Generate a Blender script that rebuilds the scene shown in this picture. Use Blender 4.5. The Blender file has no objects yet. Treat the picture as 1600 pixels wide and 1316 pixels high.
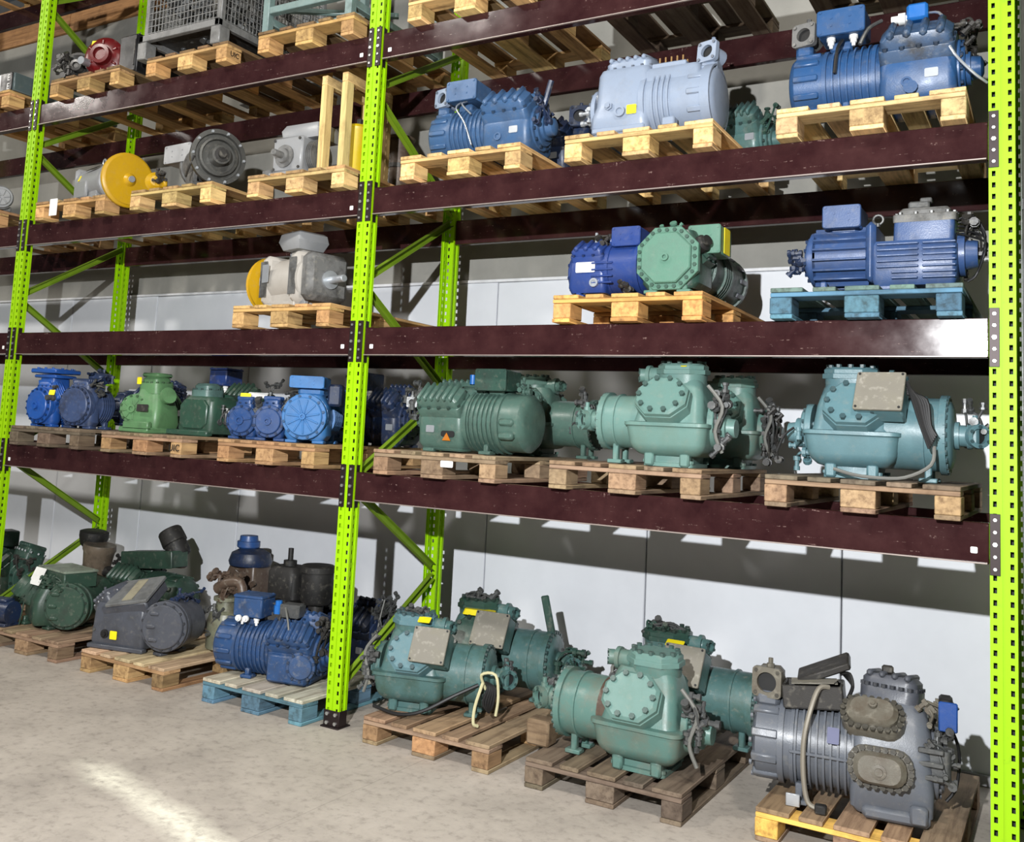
import bpy, math, random
from mathutils import Vector, Matrix
PI = math.pi
sc = bpy.context.scene
COL = sc.collection
rnd = random.Random(7)

def lin(c):
    o = []
    for v in c[:3]:
        v = v / 255.0
        o.append(v / 12.92 if v <= 0.04045 else ((v + 0.055) / 1.055) ** 2.4)
    return tuple(o) + (1.0,)

# ------------------------------------------------------------------ camera
cam = bpy.data.cameras.new('camera')
cam_o = bpy.data.objects.new('camera', cam)
COL.objects.link(cam_o)
YAW, PITCH, ROLL = 0.5598, 0.1048, 0.0538
cyw, syw = math.cos(YAW), math.sin(YAW)
fwd = Vector((-syw * math.cos(PITCH), cyw * math.cos(PITCH), math.sin(PITCH)))
rgt = Vector((cyw, syw, 0)); upv = rgt.cross(fwd)
r2 = rgt * math.cos(ROLL) + upv * math.sin(ROLL)
u2 = upv * math.cos(ROLL) - rgt * math.sin(ROLL)
mw = Matrix((r2, u2, -fwd)).transposed().to_4x4()
mw.translation = Vector((3.6346, -4.7103, 1.7042))
cam_o.matrix_world = mw
cam.sensor_fit = 'HORIZONTAL'; cam.sensor_width = 36.0
cam.lens = 1548.36 / 1600 * 36.0
cam.shift_x = (800 - 707.94) / 1600
cam.shift_y = (518.7 - 658) / 1600
cam.clip_start = 0.05; cam.clip_end = 200
sc.camera = cam_o

# ------------------------------------------------------------------ light
sc.view_settings.view_transform = 'Standard'
sc.view_settings.look = 'None'
sc.view_settings.gamma = 1.0
sc.view_settings.use_curve_mapping = False
sc.view_settings.exposure = 0.0
world = bpy.data.worlds.new('warehouse air'); sc.world = world
world.use_nodes = True
world.node_tree.nodes['Background'].inputs[0].default_value = (0.80, 0.90, 1.0, 1)
world.node_tree.nodes['Background'].inputs[1].default_value = 0.04

def area(name, loc, aim, size, power, col=(1, 1, 1), size_y=None):
    l = bpy.data.lights.new(name, 'AREA')
    l.energy = power; l.color = col; l.size = size
    if size_y: l.shape = 'RECTANGLE'; l.size_y = size_y
    o = bpy.data.objects.new(name, l); COL.objects.link(o)
    o.location = loc
    d = Vector(aim) - Vector(loc)
    o.rotation_euler = d.to_track_quat('-Z', 'Y').to_euler()
    return o
# row of high bay lamps over the aisle, and lamps further down the hall
area('high_bay_lamp', (-2.7, -4.9, 7.2), (-2.2, 0, 1.0), 0.6, 250, (1.0, 0.95, 0.88))
area('high_bay_lamp', (5.0, -4.9, 7.2), (2.6, 0, 1.0), 0.6, 250, (1.0, 0.95, 0.88))
area('high_bay_lamp', (-10.4, -4.9, 7.2), (-7.4, 0, 2.0), 0.6, 250, (1.0, 0.95, 0.88))
# working light behind the photographer, a little above head height
area('work_light', (3.0, -5.75, 2.83), (-0.6, 1.0, 1.7), 0.06, 640, (0.97, 0.985, 1.0))

# ------------------------------------------------------------------ materials
MATS = {}
def nt(name):
    m = bpy.data.materials.new(name); m.use_nodes = True
    t = m.node_tree; b = t.nodes['Principled BSDF']
    return m, t, b
def noise(t, scale, detail=6, rough=.6, vec=None):
    n = t.nodes.new('ShaderNodeTexNoise')
    n.inputs['Scale'].default_value = scale; n.inputs['Detail'].default_value = detail
    n.inputs['Roughness'].default_value = rough
    if vec: t.links.new(vec, n.inputs['Vector'])
    return n
def ramp(t, fac, stops):
    r = t.nodes.new('ShaderNodeValToRGB')
    while len(r.color_ramp.elements) < len(stops): r.color_ramp.elements.new(0.5)
    for e, (p, c) in zip(r.color_ramp.elements, stops):
        e.position = p; e.color = c if len(c) == 4 else (*c, 1)
    t.links.new(fac, r.inputs[0]); return r
def mix(t, fac, a, b, mode='MIX'):
    n = t.nodes.new('ShaderNodeMix'); n.data_type = 'RGBA'; n.blend_type = mode
    for s, v in ((0, fac), (6, a), (7, b)):
        if hasattr(v, 'is_output') or hasattr(v, 'links'): t.links.new(v, n.inputs[s])
        else: n.inputs[s].default_value = v
    return n.outputs[2]
def coords(t, which='Object', scale=None):
    c = t.nodes.new('ShaderNodeTexCoord')
    if scale is None: return c.outputs[which]
    m = t.nodes.new('ShaderNodeMapping'); m.inputs['Scale'].default_value = scale
    t.links.new(c.outputs[which], m.inputs['Vector']); return m.outputs[0]
def bump(t, b, h, strength, dist=0.01):
    n = t.nodes.new('ShaderNodeBump'); n.inputs['Strength'].default_value = strength
    n.inputs['Distance'].default_value = dist
    t.links.new(h, n.inputs['Height']); t.links.new(n.outputs[0], b.inputs['Normal'])

def paint(name, rgb, rough=.36, wear=.35, grime=(40, 38, 34), dust=(150, 145, 132), metal=0.0, cast=.25):
    """Painted cast iron: base coat, grime blotches, pale dust and a grainy cast surface."""
    if name in MATS: return MATS[name]
    m, t, b = nt(name)
    v = coords(t)
    base = lin([v * .78 for v in rgb])
    n1 = noise(t, 9, 8, .65, v); n2 = noise(t, 28, 5, .6, v)
    r1 = ramp(t, n1.outputs[0], [(.46, (0, 0, 0)), (.70, (1, 1, 1))])
    r2_ = ramp(t, n2.outputs[0], [(.55, (0, 0, 0)), (.80, (1, 1, 1))])
    k1 = t.nodes.new('ShaderNodeMath'); k1.operation = 'MULTIPLY'; k1.inputs[1].default_value = min(1, wear * 1.5)
    t.links.new(r1.outputs[0], k1.inputs[0])
    k2 = t.nodes.new('ShaderNodeMath'); k2.operation = 'MULTIPLY'; k2.inputs[1].default_value = wear * .9
    t.links.new(r2_.outputs[0], k2.inputs[0])
    c = mix(t, k1.outputs[0], base, lin(grime))
    c = mix(t, k2.outputs[0], c, lin(dust))
    t.links.new(c, b.inputs['Base Color'])
    rr = ramp(t, n1.outputs[0], [(.3, (rough * .8,) * 3), (.75, (min(1, rough * 1.5),) * 3)])
    t.links.new(rr.outputs[0], b.inputs['Roughness'])
    b.inputs['Metallic'].default_value = metal
    bump(t, b, noise(t, 160, 3, .6, v).outputs[0], cast, .002)
    MATS[name] = m; m['rgb'] = list(rgb); m['wear'] = wear; return m
def bolted(m):
    """a copy of the paint, darkened to put the shadow gaps round bolts into colour"""
    if 'rgb' not in m: return m
    return paint(m.name + '_bolt', [v * .66 for v in m['rgb']], .3, m['wear'] * .6)

def plain(name, rgb, rough=.5, metal=0.0):
    if name in MATS: return MATS[name]
    m, t, b = nt(name)
    n = noise(t, 14, 4, .5, coords(t))
    c = mix(t, ramp(t, n.outputs[0], [(.35, (0, 0, 0)), (.75, (.3, .3, .3))]).outputs[0], lin(rgb), lin([x * .72 for x in rgb]))
    t.links.new(c, b.inputs['Base Color'])
    b.inputs['Roughness'].default_value = rough; b.inputs['Metallic'].default_value = metal
    MATS[name] = m; return m

def wood(name, axis):
    """Sawn softwood; the tone comes from the object's own colour, the grain runs along its length."""
    m, t, b = nt(name)
    s = [34, 34, 34]; s[axis] = 2.2
    v = coords(t, 'Object', s)
    oi = t.nodes.new('ShaderNodeObjectInfo')
    add = t.nodes.new('ShaderNodeVectorMath'); add.operation = 'ADD'
    mul = t.nodes.new('ShaderNodeMath'); mul.operation = 'MULTIPLY'; mul.inputs[1].default_value = 40
    t.links.new(oi.outputs['Random'], mul.inputs[0])
    t.links.new(v, add.inputs[0]); t.links.new(mul.outputs[0], add.inputs[1])
    n = noise(t, 1.0, 7, .65, add.outputs[0])
    g = ramp(t, n.outputs[0], [(.30, (.42, .36, .32)), (.52, (.95, .94, .92)), (.72, (1.12, 1.10, 1.05))])
    c = mix(t, 1.0, oi.outputs['Color'], g.outputs[0], 'MULTIPLY')
    st = noise(t, 5, 6, .7, coords(t))
    sr = ramp(t, st.outputs[0], [(.50, (1, 1, 1)), (.72, (.50, .45, .40))])
    c = mix(t, .8, c, sr.outputs[0], 'MULTIPLY')
    rn = t.nodes.new('ShaderNodeMapRange'); rn.inputs['To Min'].default_value = .78; rn.inputs['To Max'].default_value = 1.12
    t.links.new(oi.outputs['Random'], rn.inputs[0])
    c = mix(t, 1.0, c, rn.outputs[0], 'MULTIPLY')
    t.links.new(c, b.inputs['Base Color'])
    b.inputs['Roughness'].default_value = .8
    bump(t, b, n.outputs[0], .35, .004)
    MATS[name] = m; return m
WOODX = wood('sawn_wood_across', 0); WOODY = wood('sawn_wood_along', 1); WOODZ = wood('sawn_wood_upright', 2)

def lime_mat():
    m, t, b = nt('lime_powder_coat')
    n = noise(t, 16, 7, .7, coords(t))
    c = mix(t, ramp(t, n.outputs[0], [(.58, (0, 0, 0)), (.75, (.55, .55, .55))]).outputs[0], lin((146, 196, 3)), lin((98, 126, 22)))
    t.links.new(c, b.inputs['Base Color']); b.inputs['Roughness'].default_value = .5; b.inputs['Specular IOR Level'].default_value = .25
    return m
LIME = lime_mat()
BRACE = plain('shaded_lime_brace', (112, 142, 26), .55)  # braces share the lime coat; this tone has their shade mixed in
def beam_mat():
    m, t, b = nt('maroon_beam_paint')
    v = coords(t)
    n = noise(t, 5, 7, .65, v)
    c = mix(t, ramp(t, n.outputs[0], [(.35, (0, 0, 0)), (.7, (1, 1, 1))]).outputs[0], lin((40, 20, 22)), lin((58, 34, 34)))
    s1 = noise(t, 1.0, 4, .7, coords(t, 'Object', (6, 40, 60)))
    s2 = noise(t, 1.0, 5, .75, coords(t, 'Object', (55, 40, 30)))
    k = t.nodes.new('ShaderNodeMath'); k.operation = 'MULTIPLY'
    t.links.new(ramp(t, s1.outputs[0], [(.60, (0, 0, 0)), (.66, (1, 1, 1))]).outputs[0], k.inputs[0])
    t.links.new(ramp(t, s2.outputs[0], [(.52, (0, 0, 0)), (.62, (.8, .8, .8))]).outputs[0], k.inputs[1])
    c = mix(t, k.outputs[0], c, lin((150, 125, 118)))
    t.links.new(c, b.inputs['Base Color'])
    t.links.new(ramp(t, n.outputs[0], [(.3, (.08,) * 3), (.7, (.15,) * 3)]).outputs[0], b.inputs['Roughness']); b.inputs['Specular IOR Level'].default_value = .32
    bump(t, b, noise(t, 3, 3, .5, v).outputs[0], .05, .02)
    return m
MAROON = beam_mat()
DARKSTEEL = plain('dark_connector_steel', (44, 34, 34), .45, .5)
ZINC = plain('zinc_bolt', (190, 190, 188), .35, .8)
WHITE = plain('white_label', (235, 235, 232), .6)
YELLOW = plain('yellow_tag', (240, 220, 20), .55)
BLACK = plain('black_rubber', (20, 20, 21), .55)
BLACKP = paint('black_cast', (30, 29, 28), .55, .3)
GREYM = paint('grey_fittings', (120, 122, 122), .4, .5, metal=.5)
SILVER = plain('bare_aluminium', (185, 190, 195), .35, .6)
CABLE = plain('grey_cable', (110, 110, 105), .55)
INK = plain('black_ink', (18, 16, 15), .8)
PORT = plain('valve_bore', (12, 12, 13), .6)

def floor_mat():
    m, t, b = nt('dusty_concrete')
    v = coords(t)
    n1 = noise(t, 1.3, 9, .68, v); n2 = noise(t, 18, 8, .7, v)
    c = ramp(t, n1.outputs[0], [(.28, lin((146, 138, 129))), (.5, lin((172, 163, 152))), (.75, lin((188, 179, 168)))]).outputs[0]
    g = ramp(t, n2.outputs[0], [(.30, (.62, .61, .60)), (.48, (1, 1, 1)), (.70, (1.08, 1.08, 1.07))]).outputs[0]
    c = mix(t, .9, c, g, 'MULTIPLY')
    # a trail of spilt pale powder across the slab
    sp = t.nodes.new('ShaderNodeSeparateXYZ'); t.links.new(v, sp.inputs[0])
    wob = noise(t, 2.2, 5, .6, v)
    def lin2(ax, ay, c0):
        a = t.nodes.new('ShaderNodeMath'); a.operation = 'MULTIPLY'; a.inputs[1].default_value = ax; t.links.new(sp.outputs[0], a.inputs[0])
        d = t.nodes.new('ShaderNodeMath'); d.operation = 'MULTIPLY_ADD'; d.inputs[1].default_value = ay; t.links.new(sp.outputs[1], d.inputs[0]); t.links.new(a.outputs[0], d.inputs[2])
        e = t.nodes.new('ShaderNodeMath'); e.operation = 'ADD'; e.inputs[1].default_value = c0; t.links.new(d.outputs[0], e.inputs[0])
        return e.outputs[0]
    global TRAIL
    (x0, y0), (x1, y1) = TRAIL
    L = math.hypot(x1 - x0, y1 - y0); ux, uy = (x1 - x0) / L, (y1 - y0) / L
    along = lin2(ux, uy, -(ux * x0 + uy * y0)); across = lin2(-uy, ux, (uy * x0 - ux * y0))
    ab = t.nodes.new('ShaderNodeMath'); ab.operation = 'ABSOLUTE'; t.links.new(across, ab.inputs[0])
    w2 = t.nodes.new('ShaderNodeMath'); w2.operation = 'MULTIPLY_ADD'; w2.inputs[1].default_value = .22; t.links.new(wob.outputs[0], w2.inputs[0]); t.links.new(ab.outputs[0], w2.inputs[2])
    band = ramp(t, w2.outputs[0], [(.11, (1, 1, 1)), (.24, (0, 0, 0))]).outputs[0]
    mr = t.nodes.new('ShaderNodeMapRange'); mr.inputs['From Min'].default_value = -.1; mr.inputs['From Max'].default_value = .25
    t.links.new(along, mr.inputs[0])
    mr2 = t.nodes.new('ShaderNodeMapRange'); mr2.inputs['From Min'].default_value = L + .25; mr2.inputs['From Max'].default_value = L - .1
    t.links.new(along, mr2.inputs[0])
    k = t.nodes.new('ShaderNodeMath'); k.operation = 'MULTIPLY'; t.links.new(band, k.inputs[0]); t.links.new(mr.outputs[0], k.inputs[1])
    k2 = t.nodes.new('ShaderNodeMath'); k2.operation = 'MULTIPLY'; t.links.new(k.outputs[0], k2.inputs[0]); t.links.new(mr2.outputs[0], k2.inputs[1])
    k3 = t.nodes.new('ShaderNodeMath'); k3.operation = 'MULTIPLY'; t.links.new(k2.outputs[0], k3.inputs[0])
    t.links.new(ramp(t, n2.outputs[0], [(.3, (.25,) * 3), (.6, (.9,) * 3)]).outputs[0], k3.inputs[1])
    c = mix(t, k3.outputs[0], c, lin((238, 233, 214)))
    t.links.new(c, b.inputs['Base Color']); b.inputs['Roughness'].default_value = .75
    bump(t, b, n2.outputs[0], .25, .006)
    return m
def concrete_wall_mat():
    m, t, b = nt('grey_render')
    n = noise(t, 1.6, 7, .65, coords(t))
    c = ramp(t, n.outputs[0], [(.3, lin((132, 131, 125))), (.7, lin((154, 152, 145)))]).outputs[0]
    t.links.new(c, b.inputs['Base Color']); b.inputs['Roughness'].default_value = .85
    bump(t, b, noise(t, 30, 6, .6, coords(t)).outputs[0], .2, .006)
    return m
def wall_mat():
    m, t, b = nt('white_panel_coat')
    n = noise(t, .9, 5, .6, coords(t))
    c = ramp(t, n.outputs[0], [(.3, lin((206, 209, 214))), (.7, lin((226, 229, 234)))]).outputs[0]
    n2 = noise(t, 60, 3, .5, coords(t))
    t.links.new(c, b.inputs['Base Color']); b.inputs['Roughness'].default_value = .38
    bump(t, b, n.outputs[0], .15, .05)
    return m

# ------------------------------------------------------------------ mesh helper
def FR(o, n, up=(0, 0, 1)):
    w = Vector(n).normalized(); u = Vector(up).cross(w)
    if u.length < 1e-4: u = Vector((1, 0, 0))
    u.normalize(); v = w.cross(u)
    M = Matrix((u, v, w)).transposed().to_4x4(); M.translation = Vector(o)
    return M
def TR(o=(0, 0, 0), rx=0, ry=0, rz=0):
    return Matrix.Translation(o) @ Matrix.Rotation(rz, 4, 'Z') @ Matrix.Rotation(ry, 4, 'Y') @ Matrix.Rotation(rx, 4, 'X')
def circ(r, n=20, a0=0): return [(r * math.cos(a0 + 2 * PI * i / n), r * math.sin(a0 + 2 * PI * i / n)) for i in range(n)]
def rrect(lu, lv, r, k=4):
    o = []; hu, hv = lu / 2 - r, lv / 2 - r
    for q, (su, sv) in enumerate(((1, 1), (-1, 1), (-1, -1), (1, -1))):
        for i in range(k + 1):
            a = q * PI / 2 + i * PI / 2 / k
            o.append((su * hu + r * math.cos(a), sv * hv + r * math.sin(a)))
    return o
def octo(lu, lv, c): return rrect(lu, lv, c, 1)
def perim(poly, n, s=1.0):
    P = [Vector((a * s, b * s)) for a, b in poly]; P.append(P[0])
    L = [(P[i + 1] - P[i]).length for i in range(len(P) - 1)]; T = sum(L); out = []
    for k in range(n):
        d = T * (k + .5) / n; i = 0
        while d > L[i]: d -= L[i]; i += 1
        out.append(tuple(P[i].lerp(P[i + 1], d / L[i])))
    return out

class MB:
    def __init__(s): s.v = []; s.f = []; s.T = Matrix.Identity(4)
    def at(s, M): s.T = M; return s
    def add(s, vs, fs):
        n = len(s.v); T = s.T
        s.v += [(T @ Vector(p))[:] for p in vs]
        s.f += [tuple(i + n for i in f) for f in fs]; return s
    def box(s, c, d, b=0.0):
        cx, cy, cz = c; hx, hy, hz = d[0] / 2, d[1] / 2, d[2] / 2
        S = [(x, y, z) for x in (-1, 1) for y in (-1, 1) for z in (-1, 1)]
        if b <= 0:
            return s.add([(cx + x * hx, cy + y * hy, cz + z * hz) for x, y, z in S],
                         [(0, 1, 3, 2), (4, 6, 7, 5), (0, 4, 5, 1), (2, 3, 7, 6), (0, 2, 6, 4), (1, 5, 7, 3)])
        b = min(b, hx * .95, hy * .95, hz * .95); vs = []
        for x, y, z in S:
            vs.append((cx + x * hx, cy + y * (hy - b), cz + z * (hz - b)))
            vs.append((cx + x * (hx - b), cy + y * hy, cz + z * (hz - b)))
            vs.append((cx + x * (hx - b), cy + y * (hy - b), cz + z * hz))
        I = lambda x, y, z, a: (((x > 0) * 4 + (y > 0) * 2 + (z > 0)) * 3 + a)
        fs = []
        for q in (-1, 1):
            fs.append((I(q, -1, -1, 0), I(q, 1, -1, 0), I(q, 1, 1, 0), I(q, -1, 1, 0)))
            fs.append((I(-1, q, -1, 1), I(1, q, -1, 1), I(1, q, 1, 1), I(-1, q, 1, 1)))
            fs.append((I(-1, -1, q, 2), I(1, -1, q, 2), I(1, 1, q, 2), I(-1, 1, q, 2)))
            for r in (-1, 1):
                fs.append((I(-1, q, r, 1), I(1, q, r, 1), I(1, q, r, 2), I(-1, q, r, 2)))
                fs.append((I(q, -1, r, 0), I(q, 1, r, 0), I(q, 1, r, 2), I(q, -1, r, 2)))
                fs.append((I(q, r, -1, 0), I(q, r, 1, 0), I(q, r, 1, 1), I(q, r, -1, 1)))
                for p in (-1, 1): fs.append((I(q, r, p, 0), I(q, r, p, 1), I(q, r, p, 2)))
        return s.add(vs, fs)
    def lathe(s, o, ax, prof, n=24):
        F = FR(o, ax, (0, 0, 1) if abs(Vector(ax).normalized().z) < .9 else (0, 1, 0))
        vs = []; fs = []
        for t, r in prof:
            for i in range(n):
                a = 2 * PI * (i + .5) / n; vs.append((F @ Vector((r * math.cos(a), r * math.sin(a), t)))[:])
        for k in range(len(prof) - 1):
            for i in range(n):
                j = (i + 1) % n; fs.append((k * n + i, k * n + j, k * n + n + j, k * n + n + i))
        fs.append(tuple(range(n))); fs.append(tuple(range((len(prof) - 1) * n, len(prof) * n)))
        return s.add(vs, fs)
    def cyl(s, p0, p1, r0, r1=None, n=12):
        d = Vector(p1) - Vector(p0); r1 = r0 if r1 is None else r1
        return s.lathe(p0, d, [(0, r0), (d.length, r1)], n)
    def slab(s, poly, z0, z1, b=0.0):
        n = len(poly); ext = max(max(abs(p[0]) for p in poly), max(abs(p[1]) for p in poly))
        k = 1 - b / ext if b else 1
        rings = [(z0, 1)] + ([(z1 - b, 1), (z1, k)] if b else [(z1, 1)])
        vs = [(u * q, v * q, z) for z, q in rings for u, v in poly]; fs = []
        for r in range(len(rings) - 1):
            for i in range(n):
                j = (i + 1) % n; fs.append((r * n + i, r * n + j, r * n + n + j, r * n + n + i))
        fs.append(tuple(range(n))); fs.append(tuple(range((len(rings) - 1) * n, len(rings) * n)))
        return s.add(vs, fs)
    def ring(s, poly, r, z0, z1, zd):
        """a plate of outline poly with a round bore of radius r, its floor at zd"""
        poly = perim(poly, 36); n = len(poly); inn = []
        for u, v in poly:
            a = math.atan2(v, u); inn.append((r * math.cos(a), r * math.sin(a)))
        vs = [(u, v, z0) for u, v in poly] + [(u, v, z1) for u, v in poly] + [(u, v, z1) for u, v in inn] + [(u, v, zd) for u, v in inn]
        fs = [tuple(range(n))]
        for k in range(3):
            for i in range(n):
                j = (i + 1) % n; fs.append((k * n + i, k * n + j, k * n + n + j, k * n + n + i))
        fs.append(tuple(range(3 * n, 4 * n)))
        return s.add(vs, fs)
    def bolts(s, pts, z0, r=.010, h=.010):
        for u, v in pts:
            s.add([(u + r * math.cos(a * PI / 3), v + r * math.sin(a * PI / 3), z) for z in (z0, z0 + h) for a in range(6)],
                  [(i, (i + 1) % 6, 6 + (i + 1) % 6, 6 + i) for i in range(6)] + [tuple(range(6, 12))])
        return s
    def loft(s, secs, k=4):
        """stack of rounded rectangles: (z, cx, cy, hx, hy, r)"""
        vs = []; fs = []; n = 4 * (k + 1)
        for z, cx, cy, hx, hy, r in secs:
            vs += [(cx + u, cy + v, z) for u, v in rrect(2 * hx, 2 * hy, min(r, hx * .98, hy * .98), k)]
        for q in range(len(secs) - 1):
            for i in range(n):
                j = (i + 1) % n; fs.append((q * n + i, q * n + j, q * n + n + j, q * n + n + i))
        fs.append(tuple(range(n))); fs.append(tuple(range((len(secs) - 1) * n, len(secs) * n)))
        return s.add(vs, fs)
    def tube(s, pts, r, n=7, smooth=4):
        P = [Vector(p) for p in pts]
        if len(P) > 2 and smooth:
            Q = []
            for i in range(len(P) - 1):
                a = P[max(0, i - 1)]; b = P[i]; c = P[i + 1]; d = P[min(len(P) - 1, i + 2)]
                for k in range(smooth):
                    t = k / smooth
                    Q.append(.5 * ((2 * b) + (c - a) * t + (2 * a - 5 * b + 4 * c - d) * t * t + (3 * b - a - 3 * c + d) * t ** 3))
            Q.append(P[-1]); P = Q
        vs = []; fs = []; u = None
        for i, p in enumerate(P):
            d = (P[min(i + 1, len(P) - 1)] - P[max(i - 1, 0)]).normalized()
            if u is None: u = d.orthogonal()
            u = (u - d * u.dot(d)).normalized(); w = d.cross(u)
            vs += [(p + u * r * math.cos(2 * PI * j / n) + w * r * math.sin(2 * PI * j / n))[:] for j in range(n)]
        for k in range(len(P) - 1):
            for i in range(n):
                j = (i + 1) % n; fs.append((k * n + i, k * n + j, k * n + n + j, k * n + n + i))
        fs.append(tuple(range(n))); fs.append(tuple(range((len(P) - 1) * n, len(P) * n)))
        return s.add(vs, fs)
    def mesh(s, name, mat, ang=38):
        me = bpy.data.meshes.new(name); me.from_pydata(s.v, [], s.f)
        import bmesh
        bm = bmesh.new(); bm.from_mesh(me); bmesh.ops.recalc_face_normals(bm, faces=bm.faces); bm.to_mesh(me); bm.free()
        me.shade_smooth(); me.set_sharp_from_angle(angle=math.radians(ang))
        me.materials.append(mat); return me
    def build(s, name, mat, parent=None, ang=38, **tags):
        o = bpy.data.objects.new(name, s.mesh(name, mat, ang)); COL.objects.link(o)
        if parent: o.parent = parent
        for k, v in tags.items(): o[k] = v
        return o
def empty(name, loc, rz=0, **tags):
    o = bpy.data.objects.new(name, None); COL.objects.link(o)
    o.location = loc; o.rotation_euler = (0, 0, rz); o.empty_display_size = .1
    for k, v in tags.items():
        if v is not None: o[k] = v
    return o
def inst(name, me, parent, loc, rot=(0, 0, 0), colr=None):
    o = bpy.data.objects.new(name, me); COL.objects.link(o); o.parent = parent
    o.location = loc; o.rotation_euler = rot
    if colr: o.color = colr
    return o
def text(txt, size, M, mat, parent, name='lettering'):
    cu = bpy.data.curves.new(name, 'FONT'); cu.body = txt; cu.size = size; cu.extrude = .0008
    cu.align_x = 'CENTER'; cu.align_y = 'CENTER'
    tmp = bpy.data.objects.new(name, cu); COL.objects.link(tmp)
    dg = bpy.context.evaluated_depsgraph_get()
    me = bpy.data.meshes.new_from_object(tmp.evaluated_get(dg)); COL.objects.unlink(tmp)
    bpy.data.objects.remove(tmp); bpy.data.curves.remove(cu)
    me.materials.clear(); me.materials.append(mat)
    o = bpy.data.objects.new(name, me); COL.objects.link(o); o.parent = parent; o.matrix_local = M
    return o

# ------------------------------------------------------------------ room
TRAIL = ((-.55, -1.27), (.78, -1.62))
fm = floor_mat()
fl = MB()
# concrete slabs with sawn joints
floor_o = empty('floor', (0, 0, 0), kind='structure')
joints_x = [-14, -5.3, .72, 6.7, 14]
joints_y = [-17, -5.2, 1.62]
for i in range(len(joints_x) - 1):
    for j in range(len(joints_y) - 1):
        x0, x1, y0, y1 = joints_x[i] + .0012, joints_x[i + 1] - .0012, joints_y[j] + .0012, joints_y[j + 1] - .0012
        m_ = MB(); m_.box(((x0 + x1) / 2, (y0 + y1) / 2, -.06), (x1 - x0, y1 - y0, .12))
        m_.build('slab', fm, floor_o)
sub = MB(); sub.box((0, -7.7, -.14), (28, 18.8, .06)); sub.build('subbase', plain('dark_joint_filler', (60, 57, 52), .9), floor_o)

WALLY = 1.53
wm = wall_mat()
wall_o = empty('wall_back', (0, WALLY, 0), kind='structure')
w0 = 1.29 - 1.2 * 8
for k in range(12):
    m_ = MB()
    a = w0 + 1.2 * k
    m_.box((a + .6, .04, 1.42), (1.193, .08, 2.84), .006)
    m_.build('panel', wm, wall_o)
cp = MB(); cp.box((w0 + 7.2, .035, 2.852), (14.4, .09, .022), .004); cp.build('capping_strip', plain('white_capping', (225, 226, 228), .5), wall_o)
gw = MB(); gw.box((w0 + 7.2, .07, 4.27), (14.4, .08, 2.82), .004); gw.build('rendered_wall', concrete_wall_mat(), wall_o)
bk = MB(); bk.box((-1.1, .14, 3.0), (14.5, .05, 6.6)); bk.build('backing', plain('dark_wall_joint', (70, 72, 74), .7), wall_o)
base_o = MB(); base_o.box((-1.1, WALLY - .012, .03), (14.4, .024, .06), .004)
base_o.build('baseboard_back', plain('grey_skirting', (150, 150, 150), .6), kind='structure')
tr = empty('trim_1', (0, WALLY, 0), kind='structure')
for k, (a, b2) in enumerate(((-8.3, -5.2), (-5.195, -2.4), (-2.395, .5), (.505, 3.4), (3.405, 6.1))):
    for q in range(2):
        m_ = MB(); m_.box(((a + b2) / 2, .03 + .004 * q, 5.68 + .11 + .222 * q), (b2 - a, .06, .218), .005)
        o = m_.build('plank', WOODX, tr); o.color = lin((172, 128, 84))

# ------------------------------------------------------------------ pallet rack
FH = 6.05
def holed(mb, w, cols, z0, n, pitch, hw, hh, th, M):
    """plate of width w with columns of slots; local u across, z up, thickness th along +w"""
    mb.T = M
    us = [-w / 2]
    for c in cols: us += [c - hw / 2, c + hw / 2]
    us.append(w / 2)
    vs = []; fs = []
    def q(u0, u1, a, b2, d=0.0):
        k = len(vs); vs.extend([(u0, a, d), (u1, a, d), (u1, b2, d), (u0, b2, d)]); fs.append((k, k + 1, k + 2, k + 3))
    def qw(p):
        k = len(vs); vs.extend(p); fs.append((k, k + 1, k + 2, k + 3))
    for i in range(n):
        a = z0 + i * pitch; h0 = a + (pitch - hh) / 2; h1 = h0 + hh
        for d in (0.0, -th):
            q(us[0], us[-1], a, h0, d); q(us[0], us[-1], h1, a + pitch, d)
            for s_ in range(0, len(us), 2): q(us[s_], us[s_ + 1], h0, h1, d)
        for c in range(1, len(us) - 1, 2):
            u0, u1 = us[c], us[c + 1]
            qw([(u0, h0, 0), (u1, h0, 0), (u1, h0, -th), (u0, h0, -th)]); qw([(u0, h1, 0), (u1, h1, 0), (u1, h1, -th), (u0, h1, -th)])
            qw([(u0, h0, 0), (u0, h1, 0), (u0, h1, -th), (u0, h0, -th)]); qw([(u1, h0, 0), (u1, h1, 0), (u1, h1, -th), (u1, h0, -th)])
    mb.add(vs, fs)
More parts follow.
